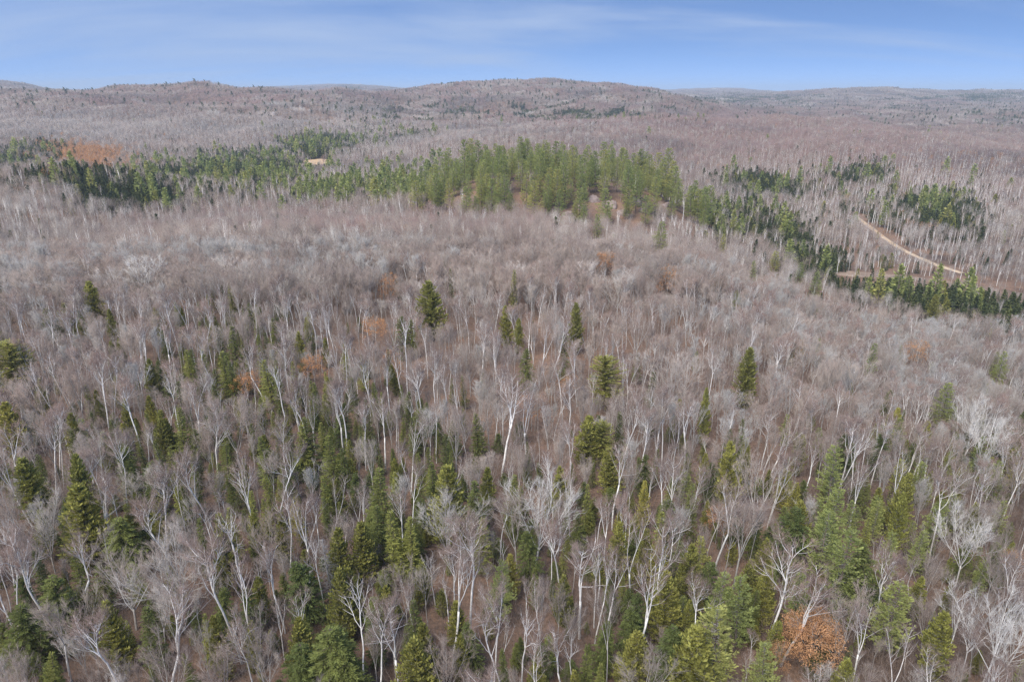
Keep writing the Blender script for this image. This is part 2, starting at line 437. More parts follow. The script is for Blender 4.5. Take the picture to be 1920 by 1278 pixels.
    p = (P0[:, None] + d[:, None] * t[..., None]).reshape(-1, 3)
    d = np.repeat(unit(d), nt, 0)
    q = unit(np.cross(d, rng.normal(size=d.shape)))
    dd = unit(d * .85 + q * .5 + np.array([0, 0, .25]))
    C.slivers(p, p + dd * rng.uniform(.4, .95, len(p))[:, None], .0088, 1)
    bark = M['bark_white'] if birch else M['bark_grey']
    return dict(trunk=T, limbs=limbs, crown=C, tmat=[bark], cmat=[M['birch_branch'] if birch else M['branch'], M['birch_twig'] if birch else M['twig']], h=h,
                tips=p, lines=lines)

def oak(rng, h, leafed=1.0, n_leaf=13000):
    t = hardwood(rng, h, 'vase')
    C = MB()
    for bp, LL in t['lines'][:len(t['lines'])]:
        C.tube(bp, np.linspace(.03, .008, len(bp)), 3, 0)
    nc = int(210 * leafed) + 30
    dirs = rnd_dirs(rng, nc); dirs[:, 2] = np.where(dirs[:, 2] < -.55, -dirs[:, 2], dirs[:, 2])
    cl = np.array([0, 0, h * .62]) + dirs * np.array([h * .34, h * .34, h * .37]) * (rng.uniform(.25, 1.12, (nc, 1)) ** .55)
    c = cl[rng.integers(0, nc, n_leaf)] + rng.normal(size=(n_leaf, 3)) * np.array([.30, .30, .22])
    d = unit(rng.normal(size=(n_leaf, 3)) + np.array([0, 0, -.3]))
    s = unit(np.cross(d, rng.normal(size=(n_leaf, 3))))
    C.leaves(c, d, s, rng.uniform(.12, .23, n_leaf), rng.uniform(.08, .15, n_leaf), 1)
    t['crown'] = C; t['cmat'] = [M['bark_grey'], M['oak']]
    return t

def conifer(rng, h, kind):
    T, C = MB(), MB()
    ln = rng.normal(size=2) * .02
    tr = wander(rng, (0, 0, -.4), (ln[0], ln[1], 1), h * .97 + .4, 8, .012, .02)
    T.tube(tr, np.linspace(h * .011, .02, len(tr)), 6)
    spec = dict(fir=(.17, .36, 6, .10), spruce=(.135, .34, 6, .08), cedar=(.20, .27, 9, .04), hemlock=(.27, .36, 8, .06), pine=(.22, .62, 6, .16), round=(.34, .36, 11, .12), dead=(.16, .38, 6, .10), tamarack=(.16, .38, 6, .12))[kind]
    R, step, nb, z0 = h * spec[0], spec[1], spec[2], spec[3] * h
    z = z0
    LP, LD, LS, LL, LW = [], [], [], [], []
    S0, S1 = [], []
    lop = rng.uniform(0, 6.28); lopa = rng.uniform(.05, .22)
    while z < h * .985:
        k = (z - z0) / (h - z0)
        if kind in ('fir', 'spruce', 'dead', 'tamarack'): env = (1 - k) ** .85 * min(1, .55 + k * 3)
        elif kind == 'cedar': env = (1 - k ** 1.7) ** .8 * min(1, .55 + k * 2.2)
        elif kind == 'round': env = math.sqrt(max(0.0, 1 - (2 * abs(k - .42)) ** 2.2)) if k > .42 else math.sqrt(max(0.05, 1 - (1.9 * (.42 - k)) ** 2))
        elif kind == 'hemlock': env = (1 - k ** 2.0) ** .75 * min(1, .6 + k * 2)
        else: env = (1 - k) ** .62 * min(1, .5 + k * 2.0) * rng.uniform(.72, 1.12)
        for b in range(nb):
            az = rng.uniform(0, 6.28) if kind in ('cedar', 'hemlock', 'round') else b * 6.283 / nb + z * 2.1 + rng.normal() * .25
            L = R * env * rng.uniform(.68, 1.12) * (1 + lopa * math.cos(az - lop)) + .12
            if kind == 'pine' and rng.random() < .12: continue
            tilt = {'fir': .12 - .1 * (1 - k) + .3 * k, 'spruce': -.18 + .4 * k, 'cedar': .35 + .5 * k, 'hemlock': .05 + .25 * k, 'round': .1 + .5 * k, 'pine': .12 + .35 * k, 'dead': -.1 + .4 * k, 'tamarack': .05 + .3 * k}[kind]
            d = np.array([math.cos(az) * math.cos(tilt), math.sin(az) * math.cos(tilt), math.sin(tilt)])
            zz = z + rng.uniform(-.5, .5) * step
            p, _ = along(tr, np.array([min(.999, (zz + .4) / (h * .97 + .4))])); p = p[0]
            side = unit(np.cross(d, (0, 0, 1)))
            S0.append(p); S1.append(p + d * L * .9)
            if kind == 'dead':
                n = max(2, int(L / .13))
                t = rng.uniform(.15, 1, n)[:, None]
                q = p + d * L * t
                S0.extend(q); S1.extend(q + unit(d * .6 + side * rng.choice([-1, 1], n)[:, None] * .7 + rng.normal(size=(n, 3)) * .2) * rng.uniform(.2, .5, n)[:, None])
                continue
            if kind == 'pine':
                n = max(3, int(L / .16))
                t = rng.uniform(.22, 1.05, n)[:, None] ** .8
                q = p + d * L * t + side * rng.normal(size=(n, 1)) * L * .16 * (t) + np.array([0, 0, 1]) * (t ** 2) * L * .12
                m = 4
                q = np.repeat(q, m, 0); kk = len(q)
                dd = unit(d * .9 + side * rng.normal(size=(kk, 1)) * .6 + rng.normal(size=(kk, 3)) * .25 + np.array([0, 0, .28]))
                ss = unit(np.cross(dd, rng.normal(size=(kk, 3))))
                LP.append(q); LD.append(dd); LS.append(ss); LL.append(rng.uniform(.32, .6, kk)); LW.append(rng.uniform(.09, .16, kk))
                continue
            n = max(2, int(L / {'fir': .17, 'spruce': .16, 'cedar': .17, 'hemlock': .16, 'round': .19, 'tamarack': .17}[kind]))
            t = (np.arange(n) + rng.uniform(.2, 1, n))[:, None] / n
            droop = {'fir': -.06, 'spruce': -.16, 'cedar': .10, 'hemlock': -.22, 'round': -.05, 'tamarack': .02}[kind]
            q = p + d * L * t + np.array([0, 0, 1]) * droop * L * t ** 2
            for sg in (-1, 1):
                if kind == 'cedar':
                    dd = unit(d * .55 + side * sg * rng.uniform(.1, .7, (n, 1)) + np.array([0, 0, .75]) + rng.normal(size=(n, 3)) * .3)
                    ss = unit(np.cross(dd, rng.normal(size=(n, 3))))
                    l_, w_ = rng.uniform(.28, .5, n), rng.uniform(.14, .24, n)
                else:
                    dd = unit(d * .75 + side * sg * rng.uniform(.4, .9, (n, 1)) + rng.normal(size=(n, 3)) * .16 + np.array([0, 0, -.12 if kind == 'hemlock' else .04]))
                    ss = unit(np.cross(dd, np.array([0, 0, 1.0]) + rng.normal(size=(n, 3)) * .5))
                    l_ = np.minimum(rng.uniform(.30, .52, n), .22 + L * .3); w_ = rng.uniform(.11, .18, n) * (.8 if kind == 'tamarack' else 1)
                LP.append(q); LD.append(dd); LS.append(ss); LL.append(l_); LW.append(w_)
        z += step * (1 if k < .8 else .75)
    C.slivers(np.array(S0), np.array(S1), .02 if kind != 'dead' else .016, 0)
    if LP:
        C.leaves(np.vstack(LP), np.vstack(LD), np.vstack(LS), np.concatenate(LL), np.concatenate(LW), 1)
    if kind in ('pine', 'hemlock', 'cedar'):       # a few bare dead branches low on the trunk
        n = 16
        a = rng.uniform(0, 6.28, n); zz = rng.uniform(.08, .32, n) * h
        p0 = np.stack([zz * 0 + along(tr, zz / h)[0][:, 0], along(tr, zz / h)[0][:, 1], zz], 1)
        C.slivers(p0, p0 + np.stack([np.cos(a), np.sin(a), a * 0 - .1], 1) * rng.uniform(.6, 2.0, n)[:, None], .016, 0)
    fol = {'fir': 'fir', 'spruce': 'fir', 'cedar': 'cedar', 'hemlock': 'hemlock', 'round': 'cedar', 'pine': 'pine', 'dead': 'dead_wood', 'tamarack': 'cedar'}[kind]
    dm = M['dead_wood'] if kind in ('dead', 'pine', 'cedar') else M['bark_dark']
    return dict(trunk=T, limbs=[], crown=C, tmat=[M['dead_wood'] if kind == 'dead' else M['bark_dark']], cmat=[dm, M[fol]], h=h)

# ---- coarser trees for the distance
def far_hardwood(rng, h, n, r, pale=False, birch=False, mb=None, off=(0, 0, 0), mats=(0, 1)):
    B = mb or MB()
    o = np.array(off, float)
    hf = h * rng.uniform(.36, .5)
    W = h * rng.uniform(.20, .30) * (.45 if birch else 1)
    B.slivers([o + (0, 0, -.5)], [o + (rng.normal() * .4, rng.normal() * .4, h * .9)], max(.22 if birch else .16, r * 1.3), mats[0])
    nl = max(4, n // 28)
    a = rng.uniform(0, 6.28, nl); ti = rng.uniform(.2, .75, nl)
    q0 = o + np.stack([a * 0, a * 0, rng.uniform(.8, 1.3, nl) * hf], 1)
    q1 = o + np.stack([np.cos(a) * W * ti * 1.3, np.sin(a) * W * ti * 1.3, h * (1.0 - .35 * ti ** 2)], 1)
    B.slivers(q0, q1, max(.05, r * .8), mats[0])
    # twigs fill a domed crown, pointing up and out
    u = rnd_dirs(rng, n) * (rng.uniform(0, 1, n) ** .38)[:, None]
    c = o + np.array([0, 0, h * .68]) + u * np.array([W, W, h * .30])
    d = unit(u * np.array([1.2, 1.2, .4]) + np.array([0, 0, .55]) + rng.normal(size=(n, 3)) * .55)
    L = (.55 + r * 9) * rng.uniform(.7, 1.4, n)
    B.slivers(c - d * L[:, None] * .5, c + d * L[:, None] * .5, r, mats[1])
    return B

def far_conifer(rng, h, n, kind, mb=None, off=(0, 0, 0), mats=(0, 1)):
    B = mb or MB()
    o = np.array(off, float)
    R = h * {'fir': .18, 'pine': .23, 'cedar': .20}[kind]
    B.slivers([o + (0, 0, -.5)], [o + (0, 0, h)], max(.14, h * .012), mats[0])
    k = rng.uniform(.05 if kind != 'pine' else .16, 1, n) ** 1.15
    env = (1 - k) ** .85 if kind == 'fir' else (1 - k) ** .65 * np.where(k < .2, .7, 1) if kind == 'pine' else ((1 - k ** 2) ** .75 * np.where(k < .3, .7, 1) * (rng.uniform(.5, 1.15, n) if kind == 'pine' else 1))
    a = rng.uniform(0, 6.28, n) if kind != 'pine' else rng.integers(0, 9, n) * .7 + rng.normal(size=n) * .2
    rr = R * env * rng.uniform(.25, 1, n) ** .6
    if kind == 'pine': k = np.round(k * 13) / 13 + rng.normal(size=n) * .022
    p = o + np.stack([np.cos(a) * rr, np.sin(a) * rr, k * h * .96], 1)
    d = unit(np.stack([np.cos(a), np.sin(a), a * 0 + (.5 if kind != 'fir' else .05)], 1) + rng.normal(size=(n, 3)) * .3)
    s = unit(np.cross(d, np.array([0, 0, 1.0]) + rng.normal(size=(n, 3)) * .6))
    sz = h * 1.5 / math.sqrt(n)
    B.leaves(p - d * sz * .4, d, s, sz * rng.uniform(.8, 1.4, n), sz * .55 * rng.uniform(.7, 1.2, n), mats[1])
    return B

# ------------------------------------------------------------------ tree prototypes (meshes only)
KIND_NAME = dict(birch='birch_tree', maple='bare_hardwood_tree', fir='fir_tree', cedar='cedar_tree', hemlock='hemlock_tree', pine='pine_tree', oak='oak_tree', dead='dead_conifer')
PROTO = {}
def reg(kind, t, name):
    trunk = t['trunk'].mesh('trunk', t['tmat'], True)
    limbs = [m.mesh('limb', t['tmat'], True) for m in t['limbs']]
    crown = t['crown'].mesh('crown', t['cmat'])
    # trunk with its limbs in one piece, and the whole tree in one piece for the mass of the forest
    def join(mbs):
        J = MB()
        for mb, off in mbs:
            base = J.n
            J.v += mb.v
            J.f3 += [f + base for f in mb.f3]; J.m3 += [m + off for m in mb.m3]
            J.f4 += [f + base for f in mb.f4]; J.m4 += [m + off for m in mb.m4]
            J.n += mb.n
        return J
    stem = join([(t['trunk'], 0)] + [(m, 0) for m in t['limbs']]).mesh('trunk', t['tmat'], True) if limbs else trunk
    whole = join([(t['trunk'], 0)] + [(m, 0) for m in t['limbs']] + [(t['crown'], 1)]).mesh(name, t['tmat'] + t['cmat'])
    PROTO.setdefault(kind, []).append(dict(trunk=trunk, limbs=limbs, crown=crown, stem=stem, whole=whole, h=t['h']))

for i in range(5): reg('birch', hardwood(np.random.default_rng(100 + i), 16, 'birch'), 'birch_tree')
for i in range(5): reg('birch', hardwood(np.random.default_rng(120 + i), 16, 'birchfork'), 'birch_tree')
for i in range(2): reg('birch', hardwood(np.random.default_rng(140 + i), 15, 'birchdead'), 'birch_tree')
for i in range(5): reg('maple', hardwood(np.random.default_rng(200 + i), 15, 'vase'), 'bare_hardwood_tree')
for i in range(3): reg('maple', hardwood(np.random.default_rng(220 + i), 15, 'broom'), 'bare_hardwood_tree')
for i in range(2): reg('maple', hardwood(np.random.default_rng(240 + i), 14, 'spread'), 'bare_hardwood_tree')
def pale(t):
    t['cmat'] = [M['pale_branch'], M['pale_twig']]; t['tmat'] = [M['pale_branch']]; return t
def silver(t):
    t['cmat'] = [M['silver_branch'], M['silver_twig']]; t['tmat'] = [M['silver_branch']]; return t
for i in range(2): reg('maple', pale(hardwood(np.random.default_rng(260 + i), 14, 'spread')), 'bare_hardwood_tree')
reg('maple', pale(hardwood(np.random.default_rng(270), 14, 'vase')), 'bare_hardwood_tree')
for i in range(3): reg('maple', silver(hardwood(np.random.default_rng(280 + i), 15, ('vase', 'vase', 'broom')[i])), 'bare_hardwood_tree')     # 13-15
for i in range(4): reg('maple', hardwood(np.random.default_rng(290 + i), 15, ('vase', 'broom', 'vase', 'broom')[i]), 'bare_hardwood_tree')   # 16-19
for i in range(4): reg('birch', hardwood(np.random.default_rng(150 + i), 16, ('birch', 'birchfork', 'birch', 'birchfork')[i]), 'birch_tree')  # 12-15
for i in range(3): reg('fir', conifer(np.random.default_rng(300 + i), 11, 'fir'), 'fir_tree')
for i in range(1): reg('fir', conifer(np.random.default_rng(320 + i), 12, 'spruce'), 'fir_tree')
for i in range(3): reg('cedar', conifer(np.random.default_rng(340 + i), 11, 'cedar'), 'cedar_tree')
for i in range(2): reg('hemlock', conifer(np.random.default_rng(360 + i), 12, 'hemlock'), 'hemlock_tree')
reg('hemlock', conifer(np.random.default_rng(370), 12, 'round'), 'hemlock_tree')
for i in range(3): reg('pine', conifer(np.random.default_rng(380 + i), 17, 'pine'), 'pine_tree')
for i in range(2): reg('oak', oak(np.random.default_rng(400 + i), 10), 'oak_tree')
for i in range(2): reg('oak', oak(np.random.default_rng(410 + i), 10, .40, 3000), 'oak_tree')
reg('dead', conifer(np.random.default_rng(420), 11, 'dead'), 'dead_conifer')

# ------------------------------------------------------------------ setting: ground
def ground_material():
    m, n, l, b = new_mat('leaf_litter', .95, .05)
    tc = n.new("ShaderNodeNewGeometry")
    n1 = n.new("ShaderNodeTexNoise"); n1.inputs["Scale"].default_value = .05; n1.inputs["Detail"].default_value = 5
    n2 = n.new("ShaderNodeTexNoise"); n2.inputs["Scale"].default_value = 1.7; n2.inputs["Detail"].default_value = 6; n2.inputs["Roughness"].default_value = .7
    l.new(tc.outputs["Position"], n1.inputs["Vector"]); l.new(tc.outputs["Position"], n2.inputs["Vector"])
    r1 = ramp_node(n, [(.3, (.12, .085, .066)), (.47, (.20, .13, .092)), (.58, (.27, .17, .115)), (.78, (.17, .135, .105))])
    r2 = ramp_node(n, [(.3, (.55, .55, .55)), (.5, (1, 1, 1)), (.72, (1.5, 1.45, 1.4))])
    l.new(n1.outputs["Fac"], r1.inputs["Fac"]); l.new(n2.outputs["Fac"], r2.inputs["Fac"])
    mx = n.new("ShaderNodeMix"); mx.data_type = 'RGBA'; mx.blend_type = 'MULTIPLY'; mx.inputs["Factor"].default_value = 1
    l.new(r1.outputs["Color"], mx.inputs["A"]); l.new(r2.outputs["Color"], mx.inputs["B"])
    l.new(mx.outputs["Result"], b.inputs["Base Color"])
    bp = n.new("ShaderNodeBump"); bp.inputs["Strength"].default_value = .6; bp.inputs["Distance"].default_value = .3
    l.new(n2.outputs["Fac"], bp.inputs["Height"]); l.new(bp.outputs[0], b.inputs["Normal"])
    return m

naz = 420
azs = np.concatenate([np.linspace(-math.pi, -.9, 40, endpoint=False), np.linspace(-.9, .9, naz), np.linspace(.9, math.pi, 41)[1:-1]])
rs = np.concatenate([[4.0], np.exp(np.linspace(math.log(12), math.log(15000), 520))])
A, Rr = np.meshgrid(azs, rs, indexing='ij')
GX, GY = np.sin(A) * Rr, np.cos(A) * Rr
GZ = height(GX, GY)
tb = MB()
na, nr_ = A.shape
ii, jj = np.meshgrid(np.arange(na), np.arange(nr_ - 1), indexing='ij')
i2 = (ii + 1) % na
tb.add(np.stack([GX, GY, GZ], -1).reshape(-1, 3), None, np.stack([ii * nr_ + jj, ii * nr_ + jj + 1, i2 * nr_ + jj + 1, i2 * nr_ + jj], -1).reshape(-1, 4))
cen = tb.n
tb.add([[0, 0, float(height(0.0, 0.1))]], None, None)
tb.f3.append(np.stack([np.arange(na) * nr_, ((np.arange(na) + 1) % na) * nr_, np.full(na, cen)], -1)); tb.m3.append(np.zeros(na, int))
terrain = bpy.data.objects.new('terrain', tb.mesh('terrain', [ground_material()], True))
COL.objects.link(terrain)
terrain['kind'] = 'structure'

def drape(name, outline_px, mat_, lift, n=26):
    """a sheet of other ground (bog, meadow) draped on the terrain inside an outline"""
    pts = np.array([locate(u, v) for u, v in outline_px])
    c = pts.mean(0)
    k = len(pts)
    dense = np.array([pts[i] * (1 - t) + pts[(i + 1) % k] * t for i in range(k) for t in np.linspace(0, 1, 8, endpoint=False)])
    dense = c + (dense - c) * (1 + PYR.normal(size=(len(dense), 1)) * .035)
    rings = [c[None] + (dense - c) * f for f in np.linspace(.03, 1, n)]
    V = np.vstack(rings); z = height(V[:, 0], V[:, 1]) + lift
    z[-len(dense):] -= lift + .15
    m = len(dense); f = []
    for i in range(n - 1):
        for j in range(m):
            f.append((i * m + j, i * m + (j + 1) % m, (i + 1) * m + (j + 1) % m, (i + 1) * m + j))
    b = MB(); b.add(np.column_stack([V, z]), [tuple([0, j, j + 1]) for j in range(1, m - 1)], f)
    o = bpy.data.objects.new(name, b.mesh(name, [mat_], True)); COL.objects.link(o)
    o['kind'] = 'structure'
    return dense

def mottled(name, stops, scale, bump=.3):
    m, n, l, b = new_mat(name, .95, .05)
    g = n.new("ShaderNodeNewGeometry")
    t = n.new("ShaderNodeTexNoise"); t.inputs["Scale"].default_value = scale; t.inputs["Detail"].default_value = 6; t.inputs["Roughness"].default_value = .65
    l.new(g.outputs["Position"], t.inputs["Vector"])
    r = ramp_node(n, stops); l.new(t.outputs["Fac"], r.inputs["Fac"]); l.new(r.outputs["Color"], b.inputs["Base Color"])
    bp = n.new("ShaderNodeBump"); bp.inputs["Strength"].default_value = bump; bp.inputs["Distance"].default_value = .4
    l.new(t.outputs["Fac"], bp.inputs["Height"]); l.new(bp.outputs[0], b.inputs["Normal"])
    return m

straw = mottled('straw_grass', [(.3, (.48, .32, .18)), (.5, (.62, .43, .25)), (.7, (.54, .39, .25))], .18)
heath = mottled('heath', [(.3, (.22, .15, .115)), (.5, (.32, .23, .17)), (.7, (.40, .31, .23))], .12)
dirt = mottled('dirt', [(.3, (.44, .34, .24)), (.5, (.55, .43, .31)), (.7, (.47, .36, .26))], .35)
CLEAR = []      # polygons kept free of trees
CLEAR.append(drape('bog_meadow', [(568, 301), (600, 298), (622, 300), (620, 306), (592, 309), (570, 307)], straw, .25))
MARSH = (drape('marsh', [(1540, 512), (1590, 508), (1680, 515), (1775, 526), (1790, 531), (1690, 524), (1600, 519)], heath, .2))

def ribbon(name, px, width, mat_, lift):
    p = np.array([locate(u, v) for u, v in px])
    seg = np.concatenate([[0], np.cumsum(np.linalg.norm(np.diff(p, axis=0), axis=1))])
    t = np.linspace(0, seg[-1], int(seg[-1] / 2.5) + 2)
    c = np.column_stack([np.interp(t, seg, p[:, 0]), np.interp(t, seg, p[:, 1])])
    for _ in range(3): c[1:-1] = (c[:-2] + 2 * c[1:-1] + c[2:]) / 4
    d = np.gradient(c, axis=0); d /= np.linalg.norm(d, axis=1, keepdims=True)
    nn = np.column_stack([-d[:, 1], d[:, 0]])
    rows = []
    w = width * (1 + .12 * np.sin(t * .13) + PYR.normal(size=len(t)) * .05)
    for f, dz in ((-.62, -.25), (-.5, lift), (-.13, lift + .05), (.13, lift + .05), (.5, lift), (.62, -.25)):
        q = c + nn * (w * f)[:, None]; rows.append(np.column_stack([q, height(c[:, 0], c[:, 1]) + dz]))
    V = np.stack(rows, 1); k = len(c)
    f = [(i * 6 + j, i * 6 + j + 1, (i + 1) * 6 + j + 1, (i + 1) * 6 + j) for i in range(k - 1) for j in range(5)]
    b = MB(); b.add(V.reshape(-1, 3), None, [q for i, q in enumerate(f) if i % 5 != 2])
    b.f4.append(np.array([q for i, q in enumerate(f) if i % 5 == 2])); b.m4.append(np.ones(k - 1, int))      # grassy strip between the wheel tracks
    o = bpy.data.objects.new(name, b.mesh(name, [mat_, straw], True)); COL.objects.link(o); o['kind'] = 'structure'
    return c
ROADS = [ribbon('dirt_road', [(1598, 402), (1625, 422), (1652, 442), (1680, 462), (1715, 480), (1752, 496), (1806, 513)], 3.4, dirt, .35)]

# ------------------------------------------------------------------ rock outcrops
rock_m, rn, rl, rbs = new_mat('granite', .9, .15)
g_ = rn.new("ShaderNodeNewGeometry")
t1 = rn.new("ShaderNodeTexNoise"); t1.inputs["Scale"].default_value = .35; t1.inputs["Detail"].default_value = 8; t1.inputs["Roughness"].default_value = .7
rl.new(g_.outputs["Position"], t1.inputs["Vector"])
rr_ = ramp_node(rn, [(.3, (.13, .095, .08)), (.45, (.26, .20, .175)), (.58, (.36, .28, .25)), (.75, (.20, .15, .13))])
rl.new(t1.outputs["Fac"], rr_.inputs["Fac"]); rl.new(rr_.outputs["Color"], rbs.inputs["Base Color"])
bp_ = rn.new("ShaderNodeBump"); bp_.inputs["Strength"].default_value = .8; bp_.inputs["Distance"].default_value = .5
rl.new(t1.outputs["Fac"], bp_.inputs["Height"]); rl.new(bp_.outputs[0], rbs.inputs["Normal"])
ROCKS = []
def rock(u, v, w, d, h, label, seed):
    rg = np.random.default_rng(seed)
    x, y = locate(u, v); z = float(height(x, y))
    nu, nv = 26, 13
    th = np.linspace(0, 2 * math.pi, nu, endpoint=False); ph = np.linspace(0, math.pi * .62, nv)
    P, T = np.meshgrid(ph, th, indexing='ij')
    D = np.stack([np.sin(P) * np.cos(T), np.sin(P) * np.sin(T), np.cos(P)], -1)
    # blocky: planes cut off a rounded mass
    r = np.ones(P.shape)
    for _ in range(26):
        nrm = unit(rg.normal(size=3) * np.array([1, 1, .6])); off = rg.uniform(.45, .9)
        c = D @ nrm
        r = np.where(c > .05, np.minimum(r, off / np.maximum(c, .05)), r)
    r = r * (1 + rg.normal(size=P.shape) * .025)
    V = D * r[..., None] * np.array([w * .72, d * .6, h * .95])
    V[..., 2] = np.where(V[..., 2] > 0, np.round(V[..., 2] / (h * .16)) * h * .16 * .6 + V[..., 2] * .4, V[..., 2])   # ledges
    b = MB(); f = [(i * nu + j, (i + 1) * nu + j, (i + 1) * nu + (j + 1) % nu, i * nu + (j + 1) % nu) for i in range(1, nv - 1) for j in range(nu)]
    f3 = [(0, nu + j, nu + (j + 1) % nu) for j in range(nu)]
    b.add(V.reshape(-1, 3), f3, f)
    o = bpy.data.objects.new('rock_outcrop', b.mesh('rock_outcrop', [rock_m])); COL.objects.link(o)
    o.location = (x, y, z - h * .15); o.rotation_euler = (rg.uniform(-.15, .15), rg.uniform(-.15, .15), rg.uniform(-.6, .6))
    o['label'] = label; o['category'] = 'rock'; o['group'] = 'bare rock on the knolls'
    ROCKS.append((x, y, max(w, d) * .5))
for q in [(1112, 376, 12, 8, 6, 'pale pinkish rock face in the gap below the knoll pines'), (1088, 390, 9, 7, 5, 'grey rock ledge low at the left of the knoll\'s open face'), (1145, 388, 11, 8, 6, 'broken rock ledge in the middle of the knoll\'s open face'),
          (1182, 381, 10, 7, 5, 'rock ledge right of the middle of the knoll\'s open face'), (1212, 396, 12, 8, 6, 'largest low rock ledge at the right of the knoll\'s open face'), (1248, 386, 8, 6, 4, 'small rock ledge at the right end of the knoll\'s open face'),
          (1165, 402, 9, 6, 5, 'lowest rock step below the knoll\'s open face'), (1268, 366, 9, 6, 4, 'pale rock under the pines at the knoll\'s right end'), (1065, 402, 8, 6, 4, 'dark rock at the foot of the knoll below the pines'),
          (78, 352, 17, 12, 8, 'rounded pale pink rock outcrop on the far left knoll'), (50, 358, 10, 8, 5, 'smaller rock outcrop left of the rounded pale one on the far left knoll'),
          (1403, 452, 9, 6, 5, 'pale grey boulder slope in the dark conifers behind the brow'), (1388, 447, 6, 5, 3.5, 'smaller pale boulder left of the grey boulder slope')]:
    rock(*q, seed=int(q[0]))

